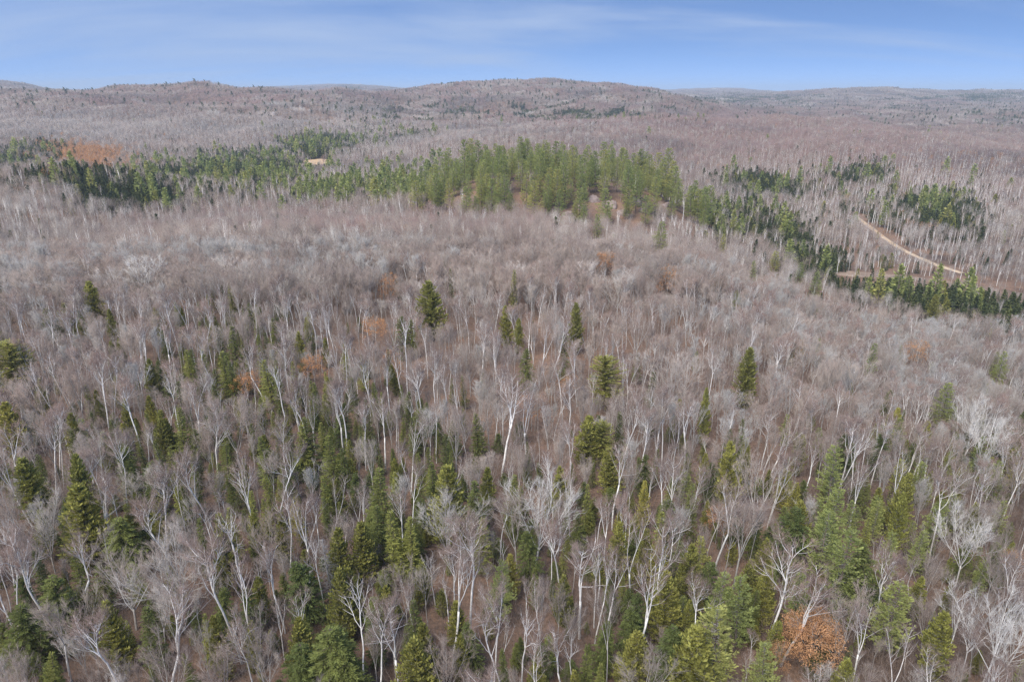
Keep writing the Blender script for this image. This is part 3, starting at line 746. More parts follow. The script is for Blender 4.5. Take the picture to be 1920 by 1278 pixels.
# ------------------------------------------------------------------ trees that can be told apart in the photograph
# kind, u, v of the top in the photograph, height, width factor, variant (None = any)
B, F_, V_ = 'birch', 'fir', 'maple'
HERO = [
 # left middle
 ('cedar',172,529,14,1.35,1),('cedar',203,582,10,1.0,None),('hemlock',5,643,14,1.1,2),('fir',417,658,13,1.2,0),('fir',432,678,11,1.1,1),('fir',351,655,11,1.1,2),
 ('fir',502,679,13,1.2,1),('fir',520,700,11,1.1,0),('fir',434,613,12,1.2,2),('cedar',275,675,10,1.1,None),('fir',330,765,12,1.1,0),('cedar',7,761,12,1.3,None),('fir',578,779,12,1.2,1),
 ('fir',620,820,11,1.2,0),('fir',560,800,11,1.2,2),('fir',605,790,9,1.2,1),('oak',585,664,9,1.15,2),
 (B,148,467,17,1,6),(B,165,469,17,1,7),(B,31,562,16,1.2,6),(B,119,572,15,1.1,5),(B,248,551,16,1.2,8),(B,317,551,17,1,0),(B,339,545,17,1,9),(B,300,603,16,1.1,5),
 (B,389,620,16,1.1,7),(B,241,603,16,1.2,6),(B,258,600,16,1.1,8),(B,416,558,15,1.1,9),(B,355,703,17,1.1,5),(B,530,686,18,.9,10),(B,485,648,15,1.1,7),(V_,430,751,15,1.2,0),
 (B,620,565,17,1,8),(B,633,720,16,1.1,6),(B,179,692,15,1,1),(B,189,668,15,1,2),(B,241,727,15,1,0),(V_,134,696,14,1.2,1),(B,20,803,15,1.2,7),(B,389,779,15,1,3),(B,533,551,16,1,5),
 (B,582,572,16,1,4),(V_,72,710,14,1.3,8),(V_,272,487,17,1.45,10),
 # middle
 ('pine',1239,417,19,1.25,0),('pine',1122,402,17,1,1),('fir',962,507,16,.85,3),('fir',845,503,13,.8,3),('oak',730,513,12,.9,3),('oak',1136,470,13,1.1,2),('oak',1254,499,13,1.05,3),
 ('oak',702,594,10,1.1,2),('cedar',810,531,17,1.65,0),('cedar',948,577,12,1,1),('cedar',972,600,10,1,2),('cedar',1081,572,14,1,0),('hemlock',988,656,11,.8,0),('hemlock',750,595,12,.8,1),
 ('hemlock',770,600,11,.7,0),('fir',1060,624,13,1.1,3),('hemlock',1141,670,13,1.0,2),('cedar',1101,784,11,1.4,1),('hemlock',1130,789,10,.75,2),('cedar',1150,845,10,1.4,2),('dead',1153,627,14,.8,0),('fir',896,772,11,1.1,0),
 (B,757,610,18,.9,10),(B,695,668,16,.9,0),(B,723,658,15,1,6),(B,750,651,15,1,2),(B,814,668,15,1,3),(B,834,686,15,1,9),(B,791,686,15,1,1),(B,896,613,17,1.1,6),(B,926,620,16,1,5),
 (B,943,627,16,1,7),(B,1012,606,16,1,8),(B,1034,586,18,1,6),(B,1087,630,17,1,5),(B,1122,634,16,1,7),(V_,1198,593,16,1.1,2),(V_,1244,562,17,1,5),(B,1058,686,14,.9,1),(B,1067,713,14,1,3),
 (B,871,710,14,.9,7),(B,940,717,19,1.25,8),(B,988,713,17,1.1,9),(B,714,748,15,1.1,6),(B,640,730,15,1,4),(B,1170,748,15,.8,2),(B,1239,744,15,1,7),(B,1208,775,15,.9,0),(V_,1260,675,15,1.4,0),
 (B,1270,761,14,1,9),(B,1074,789,14,1,5),(V_,853,772,14,1.2,3),(V_,963,427,16,1.3,2),(B,774,483,15,1,6),
 # right middle
 ('pine',1354,441,14,1,2),('pine',1414,490,13,.9,0),('pine',1455,472,14,1.4,1),('pine',1500,493,13,1.2,2),('pine',1536,510,15,1.1,0),('pine',1640,644,14,.8,1),('cedar',1406,655,15,1.1,0),('cedar',1328,730,13,.6,1),
 ('fir',1388,813,11,.8,3),('cedar',1758,555,14,1.3,2),(B,1394,620,17,.9,10),(B,1338,665,15,1,11),(B,1297,744,15,1.2,8),('oak',1724,640,12,1.1,3),('pine',1782,720,14,1.1,2),('pine',1882,660,14,1,0),
 (V_,1831,758,15,1.3,11),(V_,1858,800,14,1.3,12),(V_,1830,641,15,1.2,0),(V_,1848,600,15,1.3,1),(V_,1517,634,15,1.25,4),(V_,1566,675,15,1,3),(V_,1610,675,16,1.1,2),(V_,1676,651,16,1.1,1),(V_,1528,558,15,1.2,0),
 # lower left
 ('cedar',45,862,12,1.5,0),('cedar',132,855,15,.9,1),('cedar',138,919,14,1.5,2),('cedar',186,972,9,1.0,0),('cedar',415,969,13,.9,1),('hemlock',217,972,10,1.2,0),('hemlock',100,1081,11,1.0,1),('hemlock',34,1137,10,1.1,0),
 ('fir',79,1234,8,1.2,1),('hemlock',605,1182,11,1.35,0),('hemlock',560,1215,9,1.2,1),('hemlock',648,1225,9,1.2,0),('hemlock',571,1045,11,1.0,1),('cedar',630,996,11,1,2),('cedar',633,1079,11,1,0),('dead',613,1007,11,1.3,0),
 (B,20,838,15,1.1,5),(B,162,896,15,1.1,6),(B,210,903,13,.8,1),(B,282,876,16,.9,0),(B,310,931,15,1,2),(B,52,1010,15,1.1,3),(B,103,1003,15,1.2,7),(V_,69,945,12,1.1,9),(V_,220,1027,13,1.3,8),(V_,313,1020,14,1.2,9),
 (B,417,1031,17,1,0),(B,451,1045,16,1,9),(B,465,866,16,1,8),(B,441,955,17,1,10),(B,510,1007,15,1,6),(B,575,928,16,1,5),(B,523,920,15,.8,3),(B,596,1000,14,.7,10),(B,193,1155,15,1,4),(B,268,1120,16,1.3,6),
 (V_,93,1134,14,1.1,5),(B,571,1124,12,1.1,7),(B,379,845,16,.9,2),(B,499,845,15,1,1),(V_,306,1220,11,1.2,0),(V_,410,1220,11,1.2,1),
 # lower middle
 ('fir',711,879,14,1.2,0),('cedar',838,879,14,1.4,1),('fir',705,938,12,1.1,1),('fir',743,958,12,1.1,2),('fir',769,972,11,1.1,0),('fir',891,903,13,1.2,2),('cedar',673,979,11,1.2,2),('pine',936,1051,11,1.0,0),
 ('hemlock',995,996,9,.9,0),('cedar',779,1208,11,1.45,0),('cedar',864,1196,7,1,1),('cedar',1191,1182,9,1.5,2),('cedar',1253,1079,11,1.2,1),('hemlock',1266,1182,10,1.1,1),('fir',1087,955,9,1.2,1),('fir',902,972,10,1.1,0),
 ('cedar',1211,907,9,.8,2),('fir',1129,1254,7,1,1),('cedar',647,1069,10,1.2,1),
 (B,760,886,14,.7,2),(B,747,924,13,1,6),(V_,836,927,13,1.2,9),(V_,1005,914,14,1.35,11),(V_,970,934,13,1.2,4),(B,878,983,18,1,0),(B,840,1031,17,1.1,5),(B,1060,965,15,.9,1),(B,1094,1003,16,1.3,6),(B,1146,1044,14,1,7),
 (B,1194,955,16,1,9),(B,1253,1000,16,.9,3),(B,1208,1058,17,1,8),(B,661,1134,15,.9,10),(B,692,1144,15,.8,4),(B,743,1110,16,1.1,5),(B,926,1131,14,.8,1),(B,950,1134,15,.8,2),(B,977,1124,15,.8,10),(B,995,1168,12,.7,3),
 (B,1063,1151,13,1,6),(B,1022,1220,11,1.1,7),(V_,1149,1113,15,.8,6),(V_,1022,1113,14,.9,5),(B,1156,841,15,1.1,7),(V_,829,1210,11,1.1,3),(V_,1218,1227,10,1.2,2),
 # lower right
 ('cedar',1380,838,14,1.0,0),('pine',1573,841,14,1.0,1),('pine',1576,921,13,1,2),('fir',1631,890,9,.9,0),('cedar',1700,890,13,.9,1),('cedar',1697,924,13,.7,2),('hemlock',1490,952,12,1.0,0),('pine',1555,958,13,1.3,0),
 ('pine',1597,996,14,1.2,1),('hemlock',1624,1024,12,.8,1),('cedar',1294,1027,11,1.1,0),('pine',1342,1069,11,1.0,2),('pine',1397,1082,12,1.1,0),('pine',1686,1096,12,1.3,1),('cedar',1772,1155,10,1.2,2),('pine',1357,1144,14,1.3,2),
 ('cedar',1304,1179,12,1.5,1),('pine',1445,1217,10,1.2,0),('fir',1628,972,8,1,2),('pine',1676,1003,12,.8,1),('cedar',1724,1079,8,1,0),('hemlock',1814,1014,8,.8,0),
 ('oak',1531,1155,9,1.2,0),('oak',1455,1206,6,.8,3),
 (B,1359,890,17,1,7),(B,1617,859,15,.9,5),(B,1703,838,15,1,9),(B,1776,914,14,1,4),(V_,1824,972,13,1.3,12),(B,1889,1017,14,1.1,7),(B,1473,1017,17,1.1,3),(B,1497,1051,16,1.2,6),(B,1672,1031,14,1,2),(B,1700,1058,13,1.1,6),
 (B,1635,1131,14,1,5),(V_,1903,1141,14,1.3,10),(B,1796,1227,11,1.2,7),(B,1308,1124,12,.9,1),(B,1331,1127,12,1,6),(B,1535,1255,9,1.2,8),(B,1690,1186,13,1,9),(V_,1397,938,15,1.3,1),(V_,1590,1120,13,1.2,0),
]
MAPLE_ANY = [0, 1, 2, 3, 4, 5, 6, 7, 8, 16, 17, 18, 19, 16, 17, 18, 19, 5, 6, 7, 13]
TREES = []     # dict(kind, var, x, y, h, w, rot, tilt, hero, u, v)
def add_tree(kind, x, y, h, w, var, rng, hero=None):
    pr = PROTO[kind]
    if var is None: var = int(rng.integers(len(pr))) if kind not in ('maple', 'hemlock') else int(rng.integers(2)) if kind == 'hemlock' else int(rng.choice(MAPLE_ANY))
    var = min(var, len(pr) - 1)
    tl = rng.normal(size=2) * (.07 if kind == 'birch' else .035)
    TREES.append(dict(kind=kind, var=var, x=x, y=y, h=h, w=w, rot=rng.uniform(0, 6.283), tilt=tl, hero=hero))
hr = np.random.default_rng(21)
for i, (k, u, v, h, w, var) in enumerate(HERO):
    x, y = locate(u, v, h * .97)
    add_tree(k, x, y, h, w * {'birch': .9, 'maple': .88, 'pine': .95}.get(k, .95), var, hr, i)

def G(u, v, cu, cv, su, sv, a=1.0):
    return a * np.exp(-.5 * (((u - cu) / su) ** 2 + ((v - cv) / sv) ** 2))

def in_poly(x, y, poly):
    r = np.zeros(np.shape(x), bool); k = len(poly)
    for i in range(k):
        x1, y1 = poly[i]; x2, y2 = poly[(i + 1) % k]
        c = ((y1 > y) != (y2 > y)) & (x < (x2 - x1) * (y - y1) / (y2 - y1 + 1e-12) + x1)
        r ^= c
    return r

def blocked(x, y, margin=3.0):
    b = np.zeros(x.shape, bool)
    for p in CLEAR: b |= in_poly(x, y, p)
    for c in ROADS:
        for q in c[::2]: b |= np.hypot(x - q[0], y - q[1]) < margin + 1.5
    for rx, ry, rd in ROCKS: b |= np.hypot(x - rx, y - ry) < rd * .9
    return b

def jitter_grid(spacing, ymin, ymax, smax, rng, j=.46):
    xs = np.arange(-ymax * smax, ymax * smax, spacing); ys = np.arange(ymin, ymax, spacing)
    X, Y = np.meshgrid(xs, ys)
    X = X + rng.uniform(-j, j, X.shape) * spacing; Y = Y + rng.uniform(-j, j, Y.shape) * spacing
    X, Y = X.ravel(), Y.ravel()
    k = (np.abs(X) < Y * smax + 12)
    return X[k], Y[k]

# hidden ground is left without trees: horizon table over azimuth, made of canopy tops
_haz = np.linspace(-.86, .86, 344); _hr = np.exp(np.linspace(math.log(40), math.log(14000), 420))
_HA, _HR = np.meshgrid(_haz, _hr, indexing='ij')
_HZ = height(np.sin(_HA) * _HR, np.cos(_HA) * _HR)
_el = np.maximum.accumulate((_HZ + 8 - CAM_Z) / _HR, axis=1)
def visible(x, y, top=17.0):
    r = np.hypot(x, y); az = np.arctan2(x, y)
    i = np.clip(np.round((az - _haz[0]) / (_haz[1] - _haz[0])).astype(int), 0, len(_haz) - 1)
    j = np.clip(((np.log(r) - math.log(40)) / (math.log(14000) - math.log(40)) * 419 - 2).astype(int), 0, 419)
    e = (height(x, y) + top + 6 - CAM_Z) / r
    return e >= _el[i, j]

def conifer_chance(u, v):
    c = .018 + 0 * u
    for a in ((450, 720, 110, 70, .45), (640, 860, 140, 80, .55), (790, 1000, 200, 90, .5), (140, 1010, 140, 120, .4), (600, 1230, 120, 80, .6), (1100, 1180, 230, 110, .5),
              (1500, 1130, 250, 130, .42), (340, 900, 120, 90, .25), (1850, 900, 100, 90, .22), (1300, 950, 120, 90, .22), (60, 760, 80, 90, .2), (1620, 960, 120, 70, .2),
              (300, 1230, 300, 60, .3), (900, 1260, 400, 50, .35)):
        c = c + G(u, v, *a)
    c = c * (1 - G(u, v, 1050, 660, 300, 110, .6))
    return np.clip(c * .98, 0, .66)

# near and middle hillside (this hill, to a little past its brow)
gr = np.random.default_rng(33)
X, Y = jitter_grid(3.25, 34, 262, .92, gr)
Z = height(X, Y)
U, Vv = project(X, Y, Z)
cc = conifer_chance(U, Vv)
hx = np.array([t['x'] for t in TREES]); hy = np.array([t['y'] for t in TREES]); hw = np.array([{'birch': 1.3, 'maple': 1.6, 'oak': 2.2}.get(t['kind'], 1.6) * t['w'] for t in TREES])
for x, y, u, v, c in zip(X, Y, U, Vv, cc):
    dd = np.hypot(hx - x, hy - y)
    if (dd < hw).any(): continue
    r = gr.random()
    low = v > 600
    if r < c:
        q = gr.random()
        if u > 1250: kind = 'pine' if q < .35 else 'cedar' if q < .7 else 'hemlock' if q < .85 else 'fir'
        elif v > 1020 or u < 260: kind = 'cedar' if q < .45 else 'hemlock' if q < .72 else 'fir' if q < .95 else 'pine'
        else: kind = 'fir' if q < .68 else 'cedar' if q < .86 else 'hemlock'
        h = gr.uniform(5, 11)
        add_tree(kind, x, y, h, gr.uniform(.8, 1.1) * (.8 if kind == 'hemlock' else 1), None, gr)
    elif r < c + (.22 if low else .05):
        add_tree('birch', x, y, gr.uniform(9, 15), gr.uniform(.65, .95), None, gr)
    elif r < c + (.224 if low else .056):
        add_tree('oak', x, y, gr.uniform(5, 9), gr.uniform(.8, 1.1), int(gr.integers(2, 4)), gr)
    elif low and G(u, v, 960, 690, 260, 80) > .35 and gr.random() < .35:
        continue                                   # open leaf-strewn floor between the birches
    else:
        hh = gr.uniform(8, 12.5) if gr.random() < .7 else gr.uniform(5, 8.5)
        if v < 600:
            if gr.random() < .28: continue
            hh = gr.uniform(11, 15)
        sil = G(u, v, 1760, 720, 200, 90, .6) + G(u, v, 420, 520, 200, 40, .4) + G(u, v, 60, 560, 90, 50, .4) + G(u, v, 1640, 600, 200, 40, .45) + G(u, v, 700, 930, 120, 80, .25) + G(u, v, 1350, 800, 90, 80, .3)
        add_tree('maple', x, y, hh, gr.uniform(.75, 1.1) if v > 600 else gr.uniform(.9, 1.3), int(gr.integers(13, 16)) if gr.random() < sil else None if v > 600 else int(gr.choice([0, 1, 2, 3, 4, 8, 9, 16, 18])), gr)

# ------------------------------------------------------------------ masses of trees (geometry-node instances of one mesh each)
def proto_collection(name, meshes):
    c = bpy.data.collections.new(name)
    for i, me in enumerate(meshes):
        o = bpy.data.objects.new("%s_%03d" % (name, i), me); c.objects.link(o)
    return c

def scatter(name, coll, x, y, z, idx, rot, scl, label, cat):
    n = len(x)
    me = bpy.data.meshes.new(name)
    me.vertices.add(n); me.vertices.foreach_set("co", np.column_stack([x, y, z]).astype(np.float32).ravel())
    a = me.attributes.new("pick", 'INT', 'POINT'); a.data.foreach_set("value", np.asarray(idx, np.int32))
    a = me.attributes.new("turn", 'FLOAT_VECTOR', 'POINT'); a.data.foreach_set("vector", np.asarray(rot, np.float32).ravel())
    a = me.attributes.new("size", 'FLOAT_VECTOR', 'POINT'); a.data.foreach_set("vector", np.asarray(scl, np.float32).ravel())
    o = bpy.data.objects.new(name, me); COL.objects.link(o)
    o['kind'] = 'stuff'; o['label'] = label; o['category'] = cat
    ng = bpy.data.node_groups.new(name, 'GeometryNodeTree')
    ng.interface.new_socket("Geometry", in_out='INPUT', socket_type='NodeSocketGeometry')
    ng.interface.new_socket("Geometry", in_out='OUTPUT', socket_type='NodeSocketGeometry')
    N, L = ng.nodes, ng.links
    gi, go = N.new("NodeGroupInput"), N.new("NodeGroupOutput")
    ip = N.new("GeometryNodeInstanceOnPoints")
    ci = N.new("GeometryNodeCollectionInfo"); ci.inputs["Collection"].default_value = coll
    ci.inputs["Separate Children"].default_value = True; ci.inputs["Reset Children"].default_value = True
    def attr(nm, dt):
        q = N.new("GeometryNodeInputNamedAttribute"); q.data_type = dt; q.inputs["Name"].default_value = nm
        return q.outputs["Attribute"]
    L.new(gi.outputs[0], ip.inputs["Points"]); L.new(ci.outputs[0], ip.inputs["Instance"])
    ip.inputs["Pick Instance"].default_value = True
    L.new(attr("pick", 'INT'), ip.inputs["Instance Index"])
    L.new(attr("turn", 'FLOAT_VECTOR'), ip.inputs["Rotation"])
    L.new(attr("size", 'FLOAT_VECTOR'), ip.inputs["Scale"])
    L.new(ip.outputs[0], go.inputs[0])
    md = o.modifiers.new("scatter", 'NODES'); md.node_group = ng
    return o

# trees of no special note do not stand in front of those the photograph shows
_H = []
for t in TREES:
    if t['hero'] is None: continue
    z = float(height(t['x'], t['y'])); u0, v0 = project(t['x'], t['y'], z); u1, v1 = project(t['x'], t['y'], z + t['h'])
    wd = {'birch': .16, 'maple': .2, 'oak': .26, 'pine': .17, 'hemlock': .2}.get(t['kind'], .14) * t['h'] * t['w'] * FPX / t['y']
    _H.append((u0, v0, u1, v1, wd, t['y'], {'birch': .45, 'maple': .5}.get(t['kind'], .30)))
_H = np.array(_H)
def yield_height(x, y, h, half):
    """height at which a lesser tree no longer hides a noted one behind it (0 = leave it out)"""
    h = np.array(h, float); z = height(x, y)
    for _ in range(5):
        u1, v1 = project(x, y, z + h)
        lim = _H[:, 3] + (_H[:, 1] - _H[:, 3]) * (1 - _H[:, 6])
        f = np.clip((v1[:, None] - _H[None, :, 3]) / (_H[:, 1] - _H[:, 3]), 0, 1)
        uh = _H[:, 2] + (_H[:, 0] - _H[:, 2]) * f
        wd = half * h * FPX / y
        hit = (_H[None, :, 5] > y[:, None] + 1) & (np.abs(uh - u1[:, None]) < (_H[None, :, 4] + wd[:, None]) * .8) & (v1[:, None] < lim) & (_H[None, :, 5] < y[:, None] + 90)
        h = np.where(hit.any(1), h * .78, h)
    return np.where(h < 4.0, 0, h)
lesser = [t for t in TREES if t['hero'] is None]
nh = yield_height(np.array([t['x'] for t in lesser]), np.array([t['y'] for t in lesser]), [t['h'] for t in lesser], np.array([.17 if t['kind'] == 'maple' else .12 for t in lesser]))
for t, q in zip(lesser, nh): t['h'] = float(q)
TREES = [t for t in TREES if t['h'] > 0]

# ---- which trees become objects of their own: the 300 of each kind that show largest
MAXK = 290
for t in TREES:
    t['z'] = float(height(t['x'], t['y']))
    t['d'] = math.sqrt(t['x'] ** 2 + t['y'] ** 2 + (CAM_Z - t['z']) ** 2)
    t['u'], t['v'] = [float(q) for q in project(t['x'], t['y'], t['z'] + t['h'] * .65)]
    t['show'] = t['h'] / t['d'] * (9 if t['hero'] is not None else 1)
    t['inview'] = 8 < t['u'] < 1912 and 180 < t['v'] < 1262
things, mass = [], []
for k in PROTO:
    ts = sorted([t for t in TREES if t['kind'] == k and t['inview']], key=lambda t: -t['show'])
    things += ts[:MAXK]; mass += ts[MAXK:]
    mass += [t for t in TREES if t['kind'] == k and not t['inview']]

# ---- labels
LAND = [(1531, 1210, 'the big orange-leaved oak'), (1141, 712, 'the round dark-green conifer'), (779, 1245, 'the bright yellow-green cedar'), (272, 525, 'the broad pale-crowned tree'),
        (1005, 950, 'the wide white-crowned tree'), (810, 580, 'the tall olive cedar'), (730, 530, 'the small orange treetop'), (1394, 650, 'the leaning bone-white birch'), (1824, 1005, 'the white fan-shaped tree'),
        (613, 1045, 'the pale grey dead conifer'), (605, 1230, 'the broad dark hemlock'), (962, 530, 'the narrow dark spire'), (1122, 820, 'the yellow-green cedar clump'), (425, 705, 'the bright green fir pair'),
        (172, 565, 'the lone dark cedar'), (138, 965, 'the big olive cedar'), (585, 690, 'the rusty-leaved beech'), (1254, 520, 'the orange crown on the brow'), (1724, 665, 'the tan-orange crown'),
        (1536, 540, 'the dark pine on the brow'), (415, 995, 'the yellowish cedar'), (1406, 705, 'the olive column cedar'), (1903, 1200, 'the huge white tree'), (1094, 1045, 'the gnarled many-limbed birch'),
        (891, 935, 'the dark fir pair'), (940, 770, 'the tallest many-stemmed birch'), (1357, 1190, 'the tall pale pine'), (268, 1170, 'the three-forked white birch'), (1597, 1035, 'the broad olive pine'), (31, 590, 'the white fan birch')]
ORD = ['', 'second ', 'third ', 'fourth ', 'fifth ', 'sixth ', 'seventh ', 'eighth ', 'ninth ', 'tenth ', 'eleventh ', 'twelfth ', 'thirteenth ', 'fourteenth ', 'fifteenth ', 'sixteenth ', 'seventeenth ', 'eighteenth ', 'nineteenth ', 'twentieth ', 'twenty-first ', 'twenty-second ', 'twenty-third ', 'twenty-fourth ', 'twenty-fifth ', 'twenty-sixth ']
LOOK = dict(birch='white-barked birch', maple='bare grey-brown hardwood', fir='dark green fir', cedar='olive-green cedar', hemlock='dark shaggy hemlock', pine='feathery green pine', oak='orange-leaved tree', dead='grey leafless conifer')
SHORT = dict(birch='birch', maple='hardwood', fir='fir', cedar='cedar', hemlock='hemlock', pine='pine', oak='orange tree', dead='dead conifer')
buckets = {}
special = {}
for t in things:
    du = [(math.hypot(t['u'] - a, t['v'] - b), i) for i, (a, b, _) in enumerate(LAND)]
    dist, i = min(du)
    a, b, nm = LAND[i]
    if t['hero'] is not None and dist < 26 and i not in special and t['kind'] in {0: ['oak'], 1: ['hemlock'], 2: ['cedar'], 12: ['hemlock'], 3: ['maple'], 4: ['maple'], 5: ['cedar'], 6: ['oak'], 7: ['birch'], 8: ['maple'], 9: ['dead'], 10: ['hemlock'], 11: ['fir'], 13: ['fir'], 14: ['cedar'], 15: ['cedar'], 16: ['oak'], 17: ['oak'], 18: ['oak'], 19: ['pine'], 20: ['cedar'], 21: ['cedar'], 22: ['maple'], 23: ['birch'], 24: ['fir'], 25: ['birch'], 26: ['pine'], 27: ['birch'], 28: ['pine'], 29: ['birch']}.get(i, []):
        special[i] = t; t['lab'] = i; continue
    dx, dy = t['u'] - a, t['v'] - b
    sec = 'left of' if -dx > abs(dy) else 'right of' if dx > abs(dy) else 'in front of' if dy > 0 else 'behind'
    buckets.setdefault((t['kind'], i, sec), []).append((dist, id(t), t))
SPECIAL = {0: 'big round oak holding bright orange leaves near the lower right', 1: 'dense round dark-green conifer alone among bare trees in the middle', 2: 'bright yellow-green cedar at the bottom edge near the middle',
           3: 'broad pale tan bare tree with a wide domed crown on the upper left', 4: 'wide pale white bare tree with a domed crown beside a grey one', 5: 'tall olive-green cedar standing above purple-grey crowns', 6: 'small bright orange treetop among grey crowns near the tall cedar',
           7: 'bone-white leaning birch with a bare trunk on the right slope', 8: 'white fan-shaped bare tree spreading above a small green conifer', 9: 'pale grey leafless conifer with fine dense branches at the lower left', 10: 'broadest dark green hemlock at the bottom edge left of the middle',
           12: 'yellow-green rounded conifer clump below the round dark-green one', 11: 'narrow dark green spire alone above grey crowns in the upper middle', 13: 'bright green pointed fir, taller of a pair among white birches', 14: 'dark olive cedar standing alone on the upper left hillside', 15: 'biggest olive cedar of the group at the lower left',
           16: 'rusty orange-leaved beech below bare trees left of the middle', 17: 'orange crown near the brow of the hill, right of the middle', 18: 'flat tan-orange crown among grey trees at the right', 19: 'dark green pine on the right brow above the spruce swamp',
           20: 'yellowish pale cedar top above bare brown trees at the lower left', 21: 'olive column-shaped cedar beside the leaning bone-white birch', 22: 'huge white bare tree at the right edge near the bottom', 23: 'gnarled white birch with many crooked limbs, low in the middle',
           24: 'dark green fir beside the broad olive cedar low in the middle', 25: 'tallest many-stemmed white birch in the centre', 26: 'tall pale feathery pine beside the dark cedar at the bottom', 27: 'white birch forking into three near the lower left corner', 28: 'broad olive pine with drooping plumes at the lower right', 29: 'white fan-shaped birch at the left edge'}
for (k, i, sec), lst in buckets.items():
    for rank, (_, _, t) in enumerate(sorted(lst, key=lambda q: q[:2])):
        size = 'small ' if t['h'] < 8.5 else 'tall ' if t['h'] > 15.4 else ''
        t['label'] = "%s%s, %snearest %s %s %s" % (size, LOOK[k], ORD[min(rank, 25)], SHORT[k], sec, LAND[i][2])
for i, t in special.items(): t['label'] = SPECIAL[i]
for t in things:
    if len(t['label'].split()) > 16: t['label'] = t['label'].replace('small ', '', 1).replace('tall ', '', 1) if t['label'].startswith(('small', 'tall ')) else t['label']
    if len(t['label'].split()) > 16: t['label'] = t['label'].replace('bare grey-brown ', 'bare ').replace('grey leafless ', 'grey ')
GROUP = dict(birch='white birches on the hillside', maple='bare hardwoods on the hillside', fir='firs on the hillside', cedar='cedars on the hillside', hemlock='hemlocks on the hillside', pine='pines on the hillside', oak='trees still holding orange leaves', dead='dead conifers')

def place_thing(t, detail):
    pr = PROTO[t['kind']][t['var']]
    s = t['h'] / pr['h']
    e = bpy.data.objects.new(KIND_NAME[t['kind']], None)
    e.empty_display_size = .3
    e.location = (t['x'], t['y'], t['z'] - .05)
    e.rotation_euler = (t['tilt'][0], t['tilt'][1], t['rot'])
    e.scale = (s * t['w'], s * t['w'], s)
    COL.objects.link(e)
    e['label'] = t['label']; e['category'] = SHORT[t['kind']] + (' tree' if t['kind'] in ('birch', 'fir', 'pine', 'cedar', 'hemlock', 'hardwood') else '')
    if t['kind'] == 'maple': e['category'] = 'bare tree'
    if t['kind'] == 'dead': e['category'] = 'dead tree'
    e['group'] = t.get('group') or GROUP[t['kind']]
    parts = [('trunk', pr['trunk'])] + [('limb', m) for m in pr['limbs']] if detail else [('trunk', pr['stem'])]
    parts.append(('crown', pr['crown']))
    for nm, me in parts:
        o = bpy.data.objects.new(nm, me); COL.objects.link(o); o.parent = e
for t in things: place_thing(t, t['d'] < 118 and t['kind'] in ('birch', 'maple', 'oak'))

# ---- the rest of the near trees, as one mass per kind
for k, nm, lab in (('maple', 'hardwood_forest', 'mass of bare hardwood trees covering the hillside'), ('birch', 'birch_wood', 'mass of further white birches on the hillside'),
                   ('fir', 'fir_wood', 'mass of further young firs on the hillside'), ('cedar', 'cedar_wood', 'mass of further cedars on the hillside'), ('hemlock', 'hemlock_wood', 'mass of further hemlocks on the hillside'),
                   ('pine', 'pine_wood', 'mass of further pines on the hillside'), ('oak', 'oak_wood', 'further trees still holding orange leaves')):
    ts = [t for t in mass if t['kind'] == k]
    if not ts: continue
    pr = PROTO[k]
    scatter(nm, proto_collection(nm, [p['whole'] for p in pr]), np.array([t['x'] for t in ts]), np.array([t['y'] for t in ts]), np.array([t['z'] - .05 for t in ts]),
            [t['var'] for t in ts], [(t['tilt'][0], t['tilt'][1], t['rot']) for t in ts], [(t['h'] / pr[t['var']]['h'] * t['w'],) * 2 + (t['h'] / pr[t['var']]['h'],) for t in ts], lab, 'forest')

# ---- young conifers under the taller trees
yr = np.random.default_rng(95)
yx, yy = jitter_grid(3.1, 34, 250, .92, yr)
yu, yv = project(yx, yy, height(yx, yy))
kk = yr.random(len(yx)) < conifer_chance(yu, yv) * .95 + np.clip((yv - 850) / 4000, 0, .10) - .02
yx, yy = yx[kk], yy[kk]; n = len(yx)
ys = yr.uniform(.16, .42, n)
scatter('young_conifer_growth', proto_collection('young_conifer_growth', [p['whole'] for p in PROTO['fir']] + [PROTO['hemlock'][0]['whole'], PROTO['cedar'][0]['whole']]), yx, yy, height(yx, yy) - .05, yr.integers(0, 6, n),
        np.column_stack([np.zeros(n), np.zeros(n), yr.uniform(0, 6.28, n)]), np.column_stack([ys * 1.25, ys * 1.25, ys]), 'young green conifers filling the gaps under the taller trees', 'undergrowth')

# ---- undergrowth: saplings and brush between the trunks
def brush(rg, n, spread, hh):
    B_ = MB()
    a = rg.uniform(0, 6.28, n); r = spread * np.sqrt(rg.uniform(0, 1, n))
    p = np.stack([np.cos(a) * r, np.sin(a) * r, a * 0 - .1], 1)
    h = rg.uniform(.35, 1, n) * hh
    d = unit(np.stack([np.cos(a) * .25, np.sin(a) * .25, a * 0 + 1], 1) + rg.normal(size=(n, 3)) * .16)
    B_.slivers(p, p + d * h[:, None], .016, 0)
    m = 5
    t = rg.uniform(.3, .95, (n, m)); q = (p[:, None] + d[:, None] * (h[:, None] * t)[..., None]).reshape(-1, 3)
    dd = unit(np.repeat(d, m, 0) * .8 + rg.normal(size=(n * m, 3)) * .5)
    B_.slivers(q, q + dd * (np.repeat(h, m) * rg.uniform(.2, .45, n * m))[:, None], .010, 0)
    return B_.mesh('brush', [M['brush']])
rb = np.random.default_rng(91)
bm_ = [brush(rb, 20, 1.5, 3.4) for _ in range(5)] + [brush(rb, 9, .8, 6.0) for _ in range(3)]
bx, by = jitter_grid(1.75, 34, 262, .92, rb)
bu, bv = project(bx, by, height(bx, by))
kk = rb.random(len(bx)) > .62 * G(bu, bv, 1000, 680, 300, 110) + .06
bx, by = bx[kk], by[kk]; n = len(bx)
bs = rb.uniform(.55, 1.2, n)
